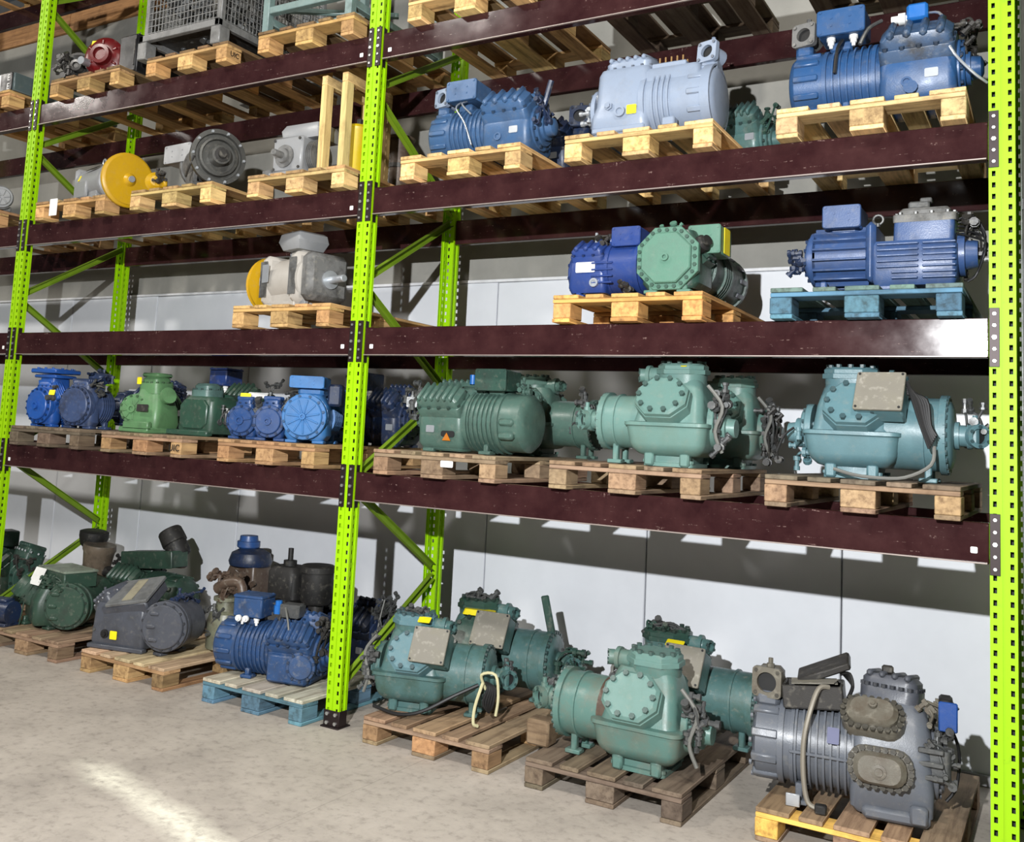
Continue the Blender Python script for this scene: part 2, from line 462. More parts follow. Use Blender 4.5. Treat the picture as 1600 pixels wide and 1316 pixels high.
def post_mesh():
    mb = MB(); n = 120
    holed(mb, .046, [-.004], .02, n, .05, .014, .023, .003, FR((-.027, 0, 0), (0, -1, 0)))
    holed(mb, .046, [.004], .02, n, .05, .014, .023, .003, FR((.027, 0, 0), (0, -1, 0)))
    mb.at(Matrix.Identity(4)).box((0, .005, FH / 2), (.010, .003, FH))           # shallow groove up the middle
    # folded side: front return, recessed perforated web, outer lip and the inward return at the back
    holed(mb, .036, [0], .02, n, .05, .014, .023, .003, FR((.0415, .036, 0), (1, 0, 0)))
    holed(mb, .036, [0], .02, n, .05, .014, .023, .003, FR((-.0415, .036, 0), (-1, 0, 0)))
    mb.T = Matrix.Identity(4)
    for s_ in (-1, 1):
        mb.box((s_ * .0485, .010, FH / 2), (.003, .018, FH)); mb.box((s_ * .0445, .0185, FH / 2), (.011, .003, FH))
        mb.box((s_ * .0445, .0545, FH / 2), (.011, .003, FH)); mb.box((s_ * .0485, .063, FH / 2), (.003, .018, FH))
    me = bpy.data.meshes.new('post'); me.from_pydata(mb.v, [], mb.f); me.materials.append(LIME)
    return me
POST = post_mesh()
iw = MB()  # added dark plates, painting in the shade behind the front post slots
for s_ in (-1, 1): iw.box((s_ * .0215, .050, FH / 2), (.036, .004, FH))
SLOT_SHADE = iw.mesh('slot_shade_plate', plain('slot_shade_dark', (30, 32, 28), .7))
fp = MB(); fp.box((0, .035, .004), (.13, .12, .008), .002)
for s_ in (-1, 1): fp.box((s_ * .0545, .03, .05), (.005, .07, .09), .001)
fp.box((0, -.0045, .05), (.112, .005, .09), .001); FOOT = fp.mesh('footplate', DARKSTEEL)
fb = MB(); fb.T = FR((0, -.007, .05), (0, -1, 0)); fb.bolts([(-.03, .025), (.03, .025), (-.03, -.025), (.03, -.025)], 0, .011, .008)
FBOLT = fb.mesh('anchor_bolts', ZINC)
def frame(x, label):
    r = empty('rack_upright_frame', (x, 0, 0), label=label, category='rack frame', group='lime upright frames of the pallet rack')
    inst('front_post', POST, r, (0, 0, 0)); inst('rear_post', POST, r, (0, 1.03, 0), (0, 0, PI))
    inst('slot_shade_plate', SLOT_SHADE, r, (0, 0, 0))
    inst('footplate', FOOT, r, (0, 0, 0)); inst('footplate', FOOT, r, (0, 1.03, 0), (0, 0, PI))
    inst('anchor_bolts', FBOLT, r, (0, 0, 0))
    zf = [.2 + 1.2 * k for k in range(5)]; zr = [.8 + 1.2 * k for k in range(5)]
    seg = []
    for k in range(5):
        seg.append((zf[k] + .03, zr[k] - .03, 0))
        if k < 4: seg.append((zr[k] + .03, zf[k + 1] - .03, 1))
    for za, zb, fl_ in seg:
        a = Vector((.012, .05 if not fl_ else .98, za)); b2 = Vector((.012, .98 if not fl_ else .05, zb))
        mb = MB(); d = b2 - a; L = d.length
        mb.T = FR(a, d, (1, 0, 0))       # w along the brace, v across
        mb.box((0, -.018, L / 2), (.045, .003, L)); mb.box((-.021, -.004, L / 2), (.003, .03, L)); mb.box((.021, -.004, L / 2), (.003, .03, L))
        mb.build('brace', BRACE, r)
    return r
XP = (-6.75, -3.374, 0.0, 3.397)
frame(XP[0], 'lime perforated upright frame beyond the left edge of the photo')
frame(XP[1], 'lime perforated upright frame at the left end of the middle bay')
frame(XP[2], 'lime perforated upright frame standing between the two full bays')
frame(XP[3], 'lime perforated upright frame at the right edge of the photo')

LZ = {1: 1.465, 2: 2.324, 3: 3.181, 4: 4.157, 5: 5.70}
BH = .170
cn = MB()
cn.box((.020, -.003, 0), (.038, .005, .25), .001); cn.box((.0012, .035, 0), (.0018, .07, .25))
CONN = cn.mesh('end_connector', DARKSTEEL)
cb = MB(); cb.T = FR((.020, -.006, 0), (0, -1, 0))
cb.bolts([(0, -.10), (0, -.05), (0, .05), (0, .10)], 0, .0075, .006); cb.bolts([(0, 0)], 0, .010, .007)
CBOLT = cb.mesh('connector_studs', ZINC)
stk = MB(); stk.T = FR((0, 0, 0), (0, -1, 0)); stk.slab(rrect(.026, .026, .003, 1), 0, .0008); STK = stk.mesh('sticker', WHITE)
lev_name = {1: 'first', 2: 'second', 3: 'third', 4: 'fourth', 5: 'fifth'}
bay_name = {0: 'bay left of the left upright', 1: 'middle bay', 2: 'right bay'}
beam_cache = {}
def beam(bay, lev, rear):
    xa, xb = XP[bay] + .0535, XP[bay + 1] - .0535
    L = xb - xa
    lab = 'maroon steel %s beam of the %s, %s level up' % ('rear' if rear else 'front', bay_name[bay], lev_name[lev])
    r = empty('rack_beam', ((xa + xb) / 2, .985 if rear else .012, LZ[lev]), PI if False else 0, label=lab, category='rack beam', group='maroon beams of the pallet rack')
    k = round(L, 3)
    if k not in beam_cache:
        mb = MB()
        mb.box((0, .025, -BH / 2), (L, .05, BH), .004)
        lp = MB(); lp.box((0, -.005, -BH + .004), (L - .01, .012, .006), .001)  # lip has a paler colour than the beam section
        beam_cache[k, 'lip'] = lp.mesh('bottom_lip', plain('pale_lip_steel', (150, 138, 132), .4, .3))
        beam_cache[k] = mb.mesh('beam_section', MAROON)
    inst('beam_section', beam_cache[k], r, (0, 0, 0) if not rear else (0, -.02, 0), (0, 0, 0))
    if not rear:
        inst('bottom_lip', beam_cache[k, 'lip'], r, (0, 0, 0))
        for s_ in (-1, 1):
            # the connector hooks over the post face beside the beam end
            xo = s_ * (L / 2 + .0535)
            o = inst('end_connector', CONN, r, (xo - s_ * .0505 + s_ * .0 , -.012, -.085)); o.location.x = s_ * (L / 2) + s_ * .0035
            o.scale = (s_ , 1, 1)
            c = inst('connector_studs', CBOLT, r, o.location); c.scale = (s_, 1, 1)
            if (lev, bay, s_) in ((2, 1, 1), (2, 2, -1), (4, 1, 1), (4, 2, -1), (3, 1, 1), (2, 0, 1), (1, 1, -1), (1, 2, 1)):
                inst('sticker', STK, r, (s_ * (L / 2 - .055), -.0015, -.115))
    return r
for bay in (0, 1, 2):
    for lev in (1, 2, 3, 4, 5):
        beam(bay, lev, False)
        beam(bay, lev, True)

# ------------------------------------------------------------------ pallets
def pm(name, d, mat, b=.003):
    mb = MB(); mb.box((0, 0, 0), d, b); return mb.mesh(name, mat)
DW = pm('deck_board', (.145, 1.2, .021), WOODY); DN = pm('deck_board', (.100, 1.2, .021), WOODY)
ST = pm('cross_board', (.80, .145, .021), WOODX)
BW = pm('block', (.145, .145, .078), WOODY, .004); BN = pm('block', (.100, .145, .078), WOODY, .004)
SW = pm('skid_board', (.145, 1.2, .021), WOODY); SN = pm('skid_board', (.100, 1.2, .021), WOODY)
PH = .144
FRESH = (224, 188, 128); HONEY = (205, 165, 108); TAN = (176, 140, 98); OLD = (150, 126, 100); GREY = (112, 98, 82); BLUE = (88, 124, 144)
def jit(c, a=.09):
    k = 1 + rnd.uniform(-a, a); return lin([max(0, min(255, v * k * (1 + rnd.uniform(-.03, .03)))) for v in c])
PAL = {}
def pallet(key, x, y, z, tone, label, group, deck=None, block=None):
    """x: left edge, y: front edge, z: what it stands on"""
    r = empty('wooden_pallet', (x + .4, y, z), 0, label=label, category='pallet', group=group)
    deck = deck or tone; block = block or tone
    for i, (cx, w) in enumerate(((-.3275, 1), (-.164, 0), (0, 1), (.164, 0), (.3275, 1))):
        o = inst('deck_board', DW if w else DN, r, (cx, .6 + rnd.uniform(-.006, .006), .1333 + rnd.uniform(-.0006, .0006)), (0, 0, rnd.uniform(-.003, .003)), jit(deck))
    for cy in (.0725, .6, 1.1275): inst('cross_board', ST, r, (0, cy, .1115), (0, 0, 0), jit(tone))
    for cx, w in ((-.35, 0), (0, 1), (.35, 0)):
        for cy in (.0725, .6, 1.1275):
            inst('block', BW if w else BN, r, (cx + rnd.uniform(-.003, .003), cy + rnd.uniform(-.004, .004), .0610), (0, 0, rnd.uniform(-.01, .01)), jit(block, .12))
        inst('skid_board', SW if w else SN, r, (cx, .6, .0110), (0, 0, 0), jit(tone))
    PAL[key] = (x + .4, y, z + PH, r)
    return r
YB = -.065
def lv(n): return LZ[n] + .0005
G3 = 'loaded pallets on the third level'; G4 = 'pallets on the fourth level'; G2 = 'loaded pallets on the second level'
G1 = 'loaded pallets on the first level'; G0 = 'loaded pallets on the floor'; G5 = 'pallets on the fifth level'
pallet('A', .293, YB, lv(3), FRESH, 'fresh yellow wooden pallet under the mid blue compressor with a dark valve behind', G3)
pallet('B', 1.36, YB, lv(3), FRESH, 'fresh yellow wooden pallet under the pale grey-blue compressor', G3)
pallet('C', 2.465, YB, lv(3), (228, 196, 142), 'pale wooden pallet under the large blue compressor at top right', G3)
pallet('D', -3.135, YB, lv(3), HONEY, 'yellow wooden pallet with a white paper tag beside the flat yellow pulley', G3, deck=(178, 144, 98))  # decks D to F toned darker, painting in the shade beneath them
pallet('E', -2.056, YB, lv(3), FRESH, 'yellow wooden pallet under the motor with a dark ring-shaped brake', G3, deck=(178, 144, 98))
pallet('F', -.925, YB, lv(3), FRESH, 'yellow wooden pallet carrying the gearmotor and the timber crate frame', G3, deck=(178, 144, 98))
pallet('G', -3.106, YB, lv(4), HONEY, 'wooden pallet under the red disc and dark disc on the fourth level', G4, deck=(132, 104, 70))  # decks of G, H and I carry the underside shade in their tone
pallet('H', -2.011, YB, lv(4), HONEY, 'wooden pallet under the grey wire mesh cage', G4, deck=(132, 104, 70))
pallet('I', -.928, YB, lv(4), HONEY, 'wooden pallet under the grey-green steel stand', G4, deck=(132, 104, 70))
pallet('T1', .28, YB, lv(4), FRESH, 'yellow wooden pallet at the top edge right of the middle upright', G4, deck=(140, 112, 76))  # darker deck colour imitates shade on the underside
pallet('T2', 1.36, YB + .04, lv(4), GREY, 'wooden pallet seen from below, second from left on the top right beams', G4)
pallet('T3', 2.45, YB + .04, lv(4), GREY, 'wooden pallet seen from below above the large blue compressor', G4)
pallet('FL', -4.43, YB, lv(4), HONEY, 'wooden pallet under the slate grey cabinet at the left edge', G4)
pallet('FM', -4.49, YB, lv(3), TAN, 'wooden pallet left of the left upright on the third level', G3)
pallet('K', 1.33, YB, lv(2), (206, 158, 92), 'honey brown wooden pallet under the royal blue and green compressor pair', G2)
pallet('L', 2.453, YB, lv(2), (84, 126, 150), 'blue painted wooden pallet on the second level at right', G2, deck=(100, 122, 116))
pallet('J', -.967, YB, lv(2), HONEY, 'yellow wooden pallet alone on the middle bay under the big grey motor', G2)
pallet('M', -3.179, YB, lv(1), GREY, 'dark weathered pallet under the two blue compressors at left', G1)
pallet('N', -2.138, YB, lv(1), OLD, 'wooden pallet stamped UIC under the light green compressor', G1, block=TAN)
pallet('O', -1.009, YB, lv(1), TAN, 'yellowish wooden pallet under the three blue round-ended compressors', G1)
pallet('P', .231, YB, lv(1), OLD, 'weathered wooden pallet under the ribbed grey-green compressor', G1)
pallet('Q', 1.35, YB, lv(1), OLD, 'weathered grey pallet under the teal compressor in the first level centre', G1)
pallet('R', 2.445, YB, lv(1), OLD, 'chipboard-block pallet under the teal compressor with the tilted grey box', G1, deck=GREY, block=(182, 150, 112))
pallet('S', -3.12, -.125, 0, OLD, 'weathered pallet on the floor under the dark green compressor', G0)
pallet('S0', -4.42, -.10, 0, OLD, 'pallet on the floor left of the left upright, cut by the photo edge', G0)
pallet('T', -2.05, -.14, 0, TAN, 'brown pallet on the floor under the slate grey compressor', G0, deck=(196, 172, 138))  # lighter deck colour imitates lamplight falling on its top
pallet('U', -.93, -.115, 0, BLUE, 'blue painted pallet on the floor left of the middle upright', G0, deck=(182, 176, 160))
pallet('V', .30, -.105, 0, OLD, 'brown pallet on the floor just right of the middle upright', G0, block=TAN)
pallet('W', 1.32, -.13, 0, GREY, 'dark grey weathered pallet on the floor, second from the right', G0)
pallet('X', 2.43, -.05, 0, OLD, 'pallet with a fresh yellow front edge at the bottom right', G0)
for o in PAL['X'][3].children:
    if o.name.startswith('cross_board') and o.location.y < .2 or o.name.startswith('block') and o.location.x < -.2 and o.location.y < .2: o.color = lin((236, 190, 96))
pallet('Y', -4.27, .02, lv(5), HONEY, 'wooden pallet seen from below at the top left corner', G5)
pallet('Z', -5.32, .02, lv(5), HONEY, 'wooden pallet seen from below, outermost at the top left', G5)
text('UIC', .062, FR((.34, -.006, .062), (0, -1, 0)), INK, PAL['N'][3])
text('UIC', .050, FR((.404, .0725, .062), (1, 0, 0)), INK, PAL['H'][3])
tg = MB(); tg.T = FR((-.18, -.004, .09), (0, -1, 0)); tg.slab(rrect(.09, .13, .004, 1), 0, .002); tg.build('paper_tag', WHITE, PAL['D'][3])
lb = MB(); lb.T = FR((.1, -.004, .085), (0, -1, 0)); lb.slab(rrect(.08, .035, .004, 1), 0, .002); lb.build('paper_tag', WHITE, PAL['P'][3])

# ------------------------------------------------------------------ machines
# pieces far too small to pick apart in the photo stay joined
SMALL = {'cover_bolts', 'head_bolts', 'lid_screws', 'flange_bolts', 'foot_bolts', 'rib_bolts', 'brake_bolts', 'housing_bolts', 'terminal_studs', 'vent_louvres', 'pipe_fittings'}
class Mach:
    """A machine whose parts hang from an Empty standing on a pallet deck."""
    def __init__(s, name, label, cat, pal, x, y, rz, mat, group=None, z=0.0, scale=1.0):
        px, py, pz, _ = PAL[pal]
        s.r = empty(name, (px + x, py + y, pz + z + .0015), math.radians(rz), label=label, category=cat, group=group)
        s.r.scale = (scale,) * 3
        s.m = mat; s.rn = random.Random(name + label)
    def p(s, name, mb, mat=None, parent=None, ang=38, **t):
        if name in SMALL: t['kind'] = 'stuff'
        return mb.build(name, mat or s.m, parent or s.r, ang, **t)
    # a horizontal barrel from a to b (points), radius R, with flange rings and a rounded end
    def barrel(s, a, b, R, name='motor_housing', rings=(), dome=.03, dome2=0.0, mat=None, n=28):
        a = Vector(a); b = Vector(b); L = (b - a).length; pr = []
        if dome: pr += [(0, R * .72), (dome * .35, R * .90), (dome, R)]
        else: pr += [(0, R)]
        ev = sorted(rings)
        for t, w, d in ev:
            pr += [(t * L - w / 2, R), (t * L - w / 2 + .001, R + d), (t * L + w / 2 - .001, R + d), (t * L + w / 2, R)]
        if dome2: pr += [(L - dome2, R), (L - dome2 * .35, R * .9), (L, R * .72)]
        else: pr += [(L, R)]
        return s.p(name, MB().lathe(a, b - a, pr, n), mat)
    # ribs that stick out radially and run along the axis
    def ribs(s, c, ax, R, L, n, h=.016, w=.022, a0=0, a1=360, name='rib', mat=None, skip=()):
        F = FR(c, ax)
        mb = MB(); mb.box((0, 0, 0), (w, h * 2, L), min(w, h) * .3); me = mb.mesh(name, mat or s.m)
        for i in range(n):
            if i in skip: continue
            a = math.radians(a0 + (a1 - a0) * i / (n if a1 - a0 == 360 else n - 1))
            M = F @ Matrix.Rotation(a, 4, 'Z') @ Matrix.Translation((0, R, 0))
            o = bpy.data.objects.new(name, me); COL.objects.link(o); o.parent = s.r; o.matrix_local = M
    # thin rings round the barrel
    def fins(s, a, ax, R, n, pitch, h=.014, w=.006, mat=None, seg=28):
        a = Vector(a); ax = Vector(ax).normalized()
        me = MB().lathe((0, 0, -w / 2), (0, 0, 1), [(0, R), (.0005, R + h), (w - .0005, R + h), (w, R)], seg).mesh('cooling_fin', mat or s.m)
        F = FR((0, 0, 0), ax)
        for i in range(n):
            o = bpy.data.objects.new('cooling_fin', me); COL.objects.link(o); o.parent = s.r
            M = F.copy(); M.translation = a + ax * pitch * i; o.matrix_local = M
    # round (or octagonal) bolted cover seen end-on
    def disc(s, c, n, R, t=.03, nb=12, spokes=0, poly=None, hub=0, name='end_cover', mat=None, br=.010, inner=.80, up=(0, 0, 1)):
        F = FR(c, n, up); mb = MB().at(F)
        P = poly or circ(R, 28); mb.slab(P, -.012, t * .45, .004)
        mb.slab([(u * inner, v * inner) for u, v in P], t * .45, t, .006)
        if spokes:
            for i in range(spokes):
                mb.T = F @ Matrix.Rotation(2 * PI * i / spokes + .2, 4, 'Z'); mb.box((R * .44, 0, t), (R * .62, .012, .012), .003)
        mb.T = F
        if hub: mb.lathe((0, 0, 0), (0, 0, 1), [(t * .5, hub), (t + .018, hub), (t + .018, hub * .55), (t + .004, hub * .5)], 16)
        o = s.p(name, mb, mat)
        if nb: s.p('cover_bolts', MB().at(F).bolts(perim(P, nb, .90), t * .45, br, br * 1.1), bolted(mat or s.m), o)
        return o
    # cylinder head: slab standing on plane n, ribs across it, bolts round it
    def head(s, c, n, lu, lv, t=.06, ribs=0, nb=12, shape='r', cr=.03, mat=None, up=(0, 0, 1), br=.009, rh=.014, skirt=.05, name='cylinder_head', port=0, inner=.8):
        F = FR(c, n, up); mb = MB().at(F)
        P = rrect(lu, lv, cr, 4) if shape == 'r' else octo(lu, lv, cr)
        mb.slab(P, -skirt, t * .35, .003)
        mb.slab([(u * inner if inner < 1 else u, v * inner) for u, v in P] if not ribs else [(u * .94, v * .86) for u, v in P], t * .35, t, t * .25)
        for i in range(ribs):
            u = (-.5 + (i + .5) / ribs) * lu * .86
            mb.box((u, 0, t), (lu / ribs * .42, lv * .92, rh * 2), rh * .6)
        o = s.p(name, mb, mat)
        if nb: s.p('head_bolts', MB().at(F).bolts(perim(P, nb, .82 if inner > .9 else .92), t - .002 if inner > .9 else t * .35, br, br * 1.15), bolted(mat or s.m), o)
        return o
    def box(s, name, c, d, b=.008, M=None, mat=None, parent=None, **t):
        return s.p(name, MB().at(M or Matrix.Identity(4)).box(c, d, b), mat, parent, **t)
    # electrical terminal box with a lid held by screws, cable glands on one side
    def tbox(s, c, d, rz=0, rx=0, ry=0, lid='front', glands=(), mat=None, lidmat=None, gmat=None, gn=(0, 0, -1)):
        M = TR(c, math.radians(rx), math.radians(ry), math.radians(rz)); mb = MB().at(M); mb.box((0, 0, 0), d, .008)
        o = s.p('terminal_box', mb, mat)
        F = M @ (FR((0, -d[1] / 2, 0), (0, -1, 0)) if lid == 'front' else FR((0, 0, d[2] / 2), (0, 0, 1), (0, 1, 0)))
        lu, lv = (d[0], d[2]) if lid == 'front' else (d[0], d[1])
        P = rrect(lu * 1.04, lv * 1.04, .012, 2)
        l = s.p('box_lid', MB().at(F).slab(P, 0, .014, .004), lidmat or mat, o)
        q = MB().at(F); q.bolts([(a * lu * .44, b * lv * .42) for a in (-1, 1) for b in (-1, 1)], .014, .007, .004)
        if lid == 'front' and lu > .12: q.bolts([(a * lu * .2, b * lv * .15) for a in (-1, 1) for b in (-1, 1)], .014, .006, .003)
        s.p('lid_screws', q, lidmat or mat, l)
        for gx, gy, gz in glands:
            g = MB().at(M); n = Vector(gn); a = Vector((gx, gy, gz))
            g.lathe(a, n, [(0, .020), (.016, .020), (.017, .015), (.034, .015), (.035, .009), (.05, .008)], 10)
            s.p('cable_gland', g, gmat or WHITE, o)
        return o
    # square shut-off valve flange with an open bore
    def flange(s, c, n, size=.11, r=.034, depth=.07, mat=None, round_=False, up=(0, 0, 1), name='shutoff_valve', stem=True):
        F = FR(c, n, up); P = circ(size / 2, 24) if round_ else rrect(size, size, .018, 5)
        mb = MB().at(F); mb.ring(P, r, -.022, .006, -.018)
        mb.lathe((0, 0, -.031), (0, 0, -1), [(0, size * .40), (depth, size * .42)], 16)
        o = s.p(name, mb, mat)
        s.p('bore', MB().at(F).slab(circ(r * .98, 20), -.0178, -.014), PORT, o)
        k = MB().at(F)
        if not round_: k.bolts([(a * size * .37, b * size * .37) for a in (-1, 1) for b in (-1, 1)], .006, .009, .007)
        else: k.bolts(perim(P, 6, .82), .006, .008, .006)
        s.p('flange_bolts', k, bolted(mat or s.m), o)
        if stem:
            s.p('valve_stem', MB().at(F).lathe((0, size * .45, -depth * .6), (0, 1, 0), [(0, .018), (.02, .018), (.021, .011), (.045, .011)], 8), mat, o)
        return o
    def cable(s, pts, r=.007, mat=None, name='cable'):
        return s.p(name, MB().tube(pts, r), mat or CABLE)
    # small pipes, unions and nuts crowded together
    def fittings(s, c, d, n=14, mat=None, name='pipe_fittings', r=(.008, .018)):
        R = s.rn; mb = MB(); c = Vector(c); P = []
        for i in range(n):
            a = c + Vector([R.uniform(-.5, .5) * q for q in d]); P.append(a)
            ax = Vector(R.choice([(1, 0, 0), (0, 1, 0), (0, 0, 1), (.7, 0, .7), (0, -.7, .7)])) * R.choice((-1, 1))
            rr = R.uniform(*r); L = R.uniform(.03, .075)
            mb.lathe(a, ax, [(0, rr * 1.35), (L * .3, rr * 1.35), (L * .31, rr * .8), (L * .7, rr * .8), (L * .71, rr * 1.15), (L, rr * 1.15)], 8)
        for i in range(0, n - 1, 2):
            a, b = P[i], P[i + 1]; mid = (a + b) / 2 + Vector((R.uniform(-.02, .02), R.uniform(-.03, 0), R.uniform(0, .03)))
            mb.tube([a, mid, b], .006, 6, 3)
        return s.p(name, mb, mat or GREYM)
    def pads(s, c, n, uv, d=(.06, .03, .03)):
        F = FR(c, n)
        for u, v in uv: s.p('casting_pad', MB().at(F).box((u, v, 0), d, min(d) * .35))
    def foot(s, x, y, h, w=.05, d=.06, mat=None):
        mb = MB(); mb.box((x, y, h / 2), (w * .6, d * .7, h), .006); mb.box((x, y, .010), (w * 1.5, d * 1.2, .020), .004)
        return s.p('foot', mb, mat)
    def plate(s, c, n, lu, lv, mat=None, name='nameplate', up=(0, 0, 1)):
        return s.p(name, MB().at(FR(c, n, up)).slab(rrect(lu, lv, .004, 1), 0, .003), mat or SILVER)
    def eye(s, c, r=.022, mat=None, ax=(0, 1, 0)):
        F = FR(Vector(c) + Vector((0, 0, r + .012)), ax); mb = MB().at(F)
        mb.tube([(r * math.cos(a), r * math.sin(a), 0) for a in [2 * PI * i / 12 for i in range(13)]], .006, 6, 0)
        mb.T = Matrix.Identity(4); mb.cyl(c, Vector(c) + Vector((0, 0, .016)), .010, n=8)
        return s.p('lifting_eye', mb, mat)

# ---- semi-hermetic compressor: barrel motor at one end, crankcase with ribbed heads at the other
def semi(name, label, pal, x, y, rz, mat, flip=1, L=.72, R=.15, zc=.17, hr=5, box=True, nfin=6, group=None, scale=1.0, headmat=None,
         boxmat=None, valve=True, front=True, top=True, fit=10, fitmat=None, glands=2, boxz=.05, z=0.0, cat='compressor', nr=12, gmat=None, lid='front', valvemat=None, sump=False):
    m = Mach(name, label, cat, pal, x, y, rz, mat, group, z, scale); f = flip
    h = L / 2; xm = lambda t: f * (-h + L * t)          # t 0 at the motor end, 1 at the bearing end
    P = lambda t, yy, zz: (xm(t), yy, zz)
    m.barrel(P(0, 0, zc), P(.54, 0, zc), R, rings=((.22 / .54 * 1.0, .02, .012), (.93, .02, .012)), dome=.03)
    m.ribs(P(.11, 0, zc), (f, 0, 0), R - .006, L * .15, nr, .018, .030)
    m.fins(P(.27, 0, zc), (f, 0, 0), R - .002, nfin, L * .20 / max(1, nfin - 1) if nfin > 1 else .02, .016, .008)
    # crankcase
    cx = (xm(.54) + xm(.94)) / 2; hx = L * .21
    m.p('crankcase', MB().loft([(.025, cx, 0, hx * .92, .135, .03), (.05, cx, 0, hx, .155, .035), (zc, cx, 0, hx, .165, .04), (zc + .06, cx, 0, hx * .98, .16, .045), (zc + .135, cx, 0, hx * .9, .10, .045), (zc + .15, cx, 0, hx * .8, .07, .04)]))
    m.box('oil_sump', (cx, 0, .032), (hx * 1.8, .26, .05), .014)
    if sump: m.box('sump_case', (cx, -.145, .095), (hx * 1.75, .07, .17), .014)
    m.disc((xm(.945), 0, zc), (f, 0, 0), .135, .03, 12, hub=.05)
    m.p('oil_pump', MB().lathe((xm(.97), 0, zc), (f, 0, 0), [(0, .075), (.03, .075), (.032, .055), (.07, .05), (.08, .03)], 14))
    if front:
        m.head((cx, -.118, zc + .085), (0, -.66, .75), hx * 1.96, .165, .095, hr, 12, mat=headmat, cr=.03, br=.012, rh=.02)
    if top:
        m.head((cx, .06, zc + .14), (0, .30, .95), hx * 1.9, .16, .075, hr, 12, mat=headmat, cr=.03, br=.012, rh=.018)
    m.p('sight_glass', MB().lathe((cx - .04 * f, -.150, .10), (0, -1, 0), [(0, .024), (.018, .024), (.018, .015), (.012, .014)], 12))
    m.plate((cx + .06 * f, -.162, .13), (0, -1, 0), .055, .04)
    if box:
        m.p('box_pedestal', MB().box((xm(.30), -.02, zc + R + .01), (.10, .12, .05), .01))
        m.tbox((xm(.31), -.04, zc + R + boxz + .05), (L * .27, .18, .12), glands=[(d, -.05, -.06) for d in ((-.05, .05) if glands else ())], mat=boxmat, gmat=gmat, lid=lid)
    if valve:
        m.box('valve_neck', (xm(.075), -.02, zc + R + .015), (.08, .09, .07), .015)
        m.flange((xm(.075), -.075, zc + R + .095), (-.25 * f, -1, 0.05), .115, .034, .08, mat=valvemat)
    for t in (.34, .86):
        for yy in (-.10, .10): m.foot(xm(t), yy, .06)
    if fit: m.fittings((xm(1.01), -.03, zc + .10), (.08, .20, .24), fit, fitmat)
    return m

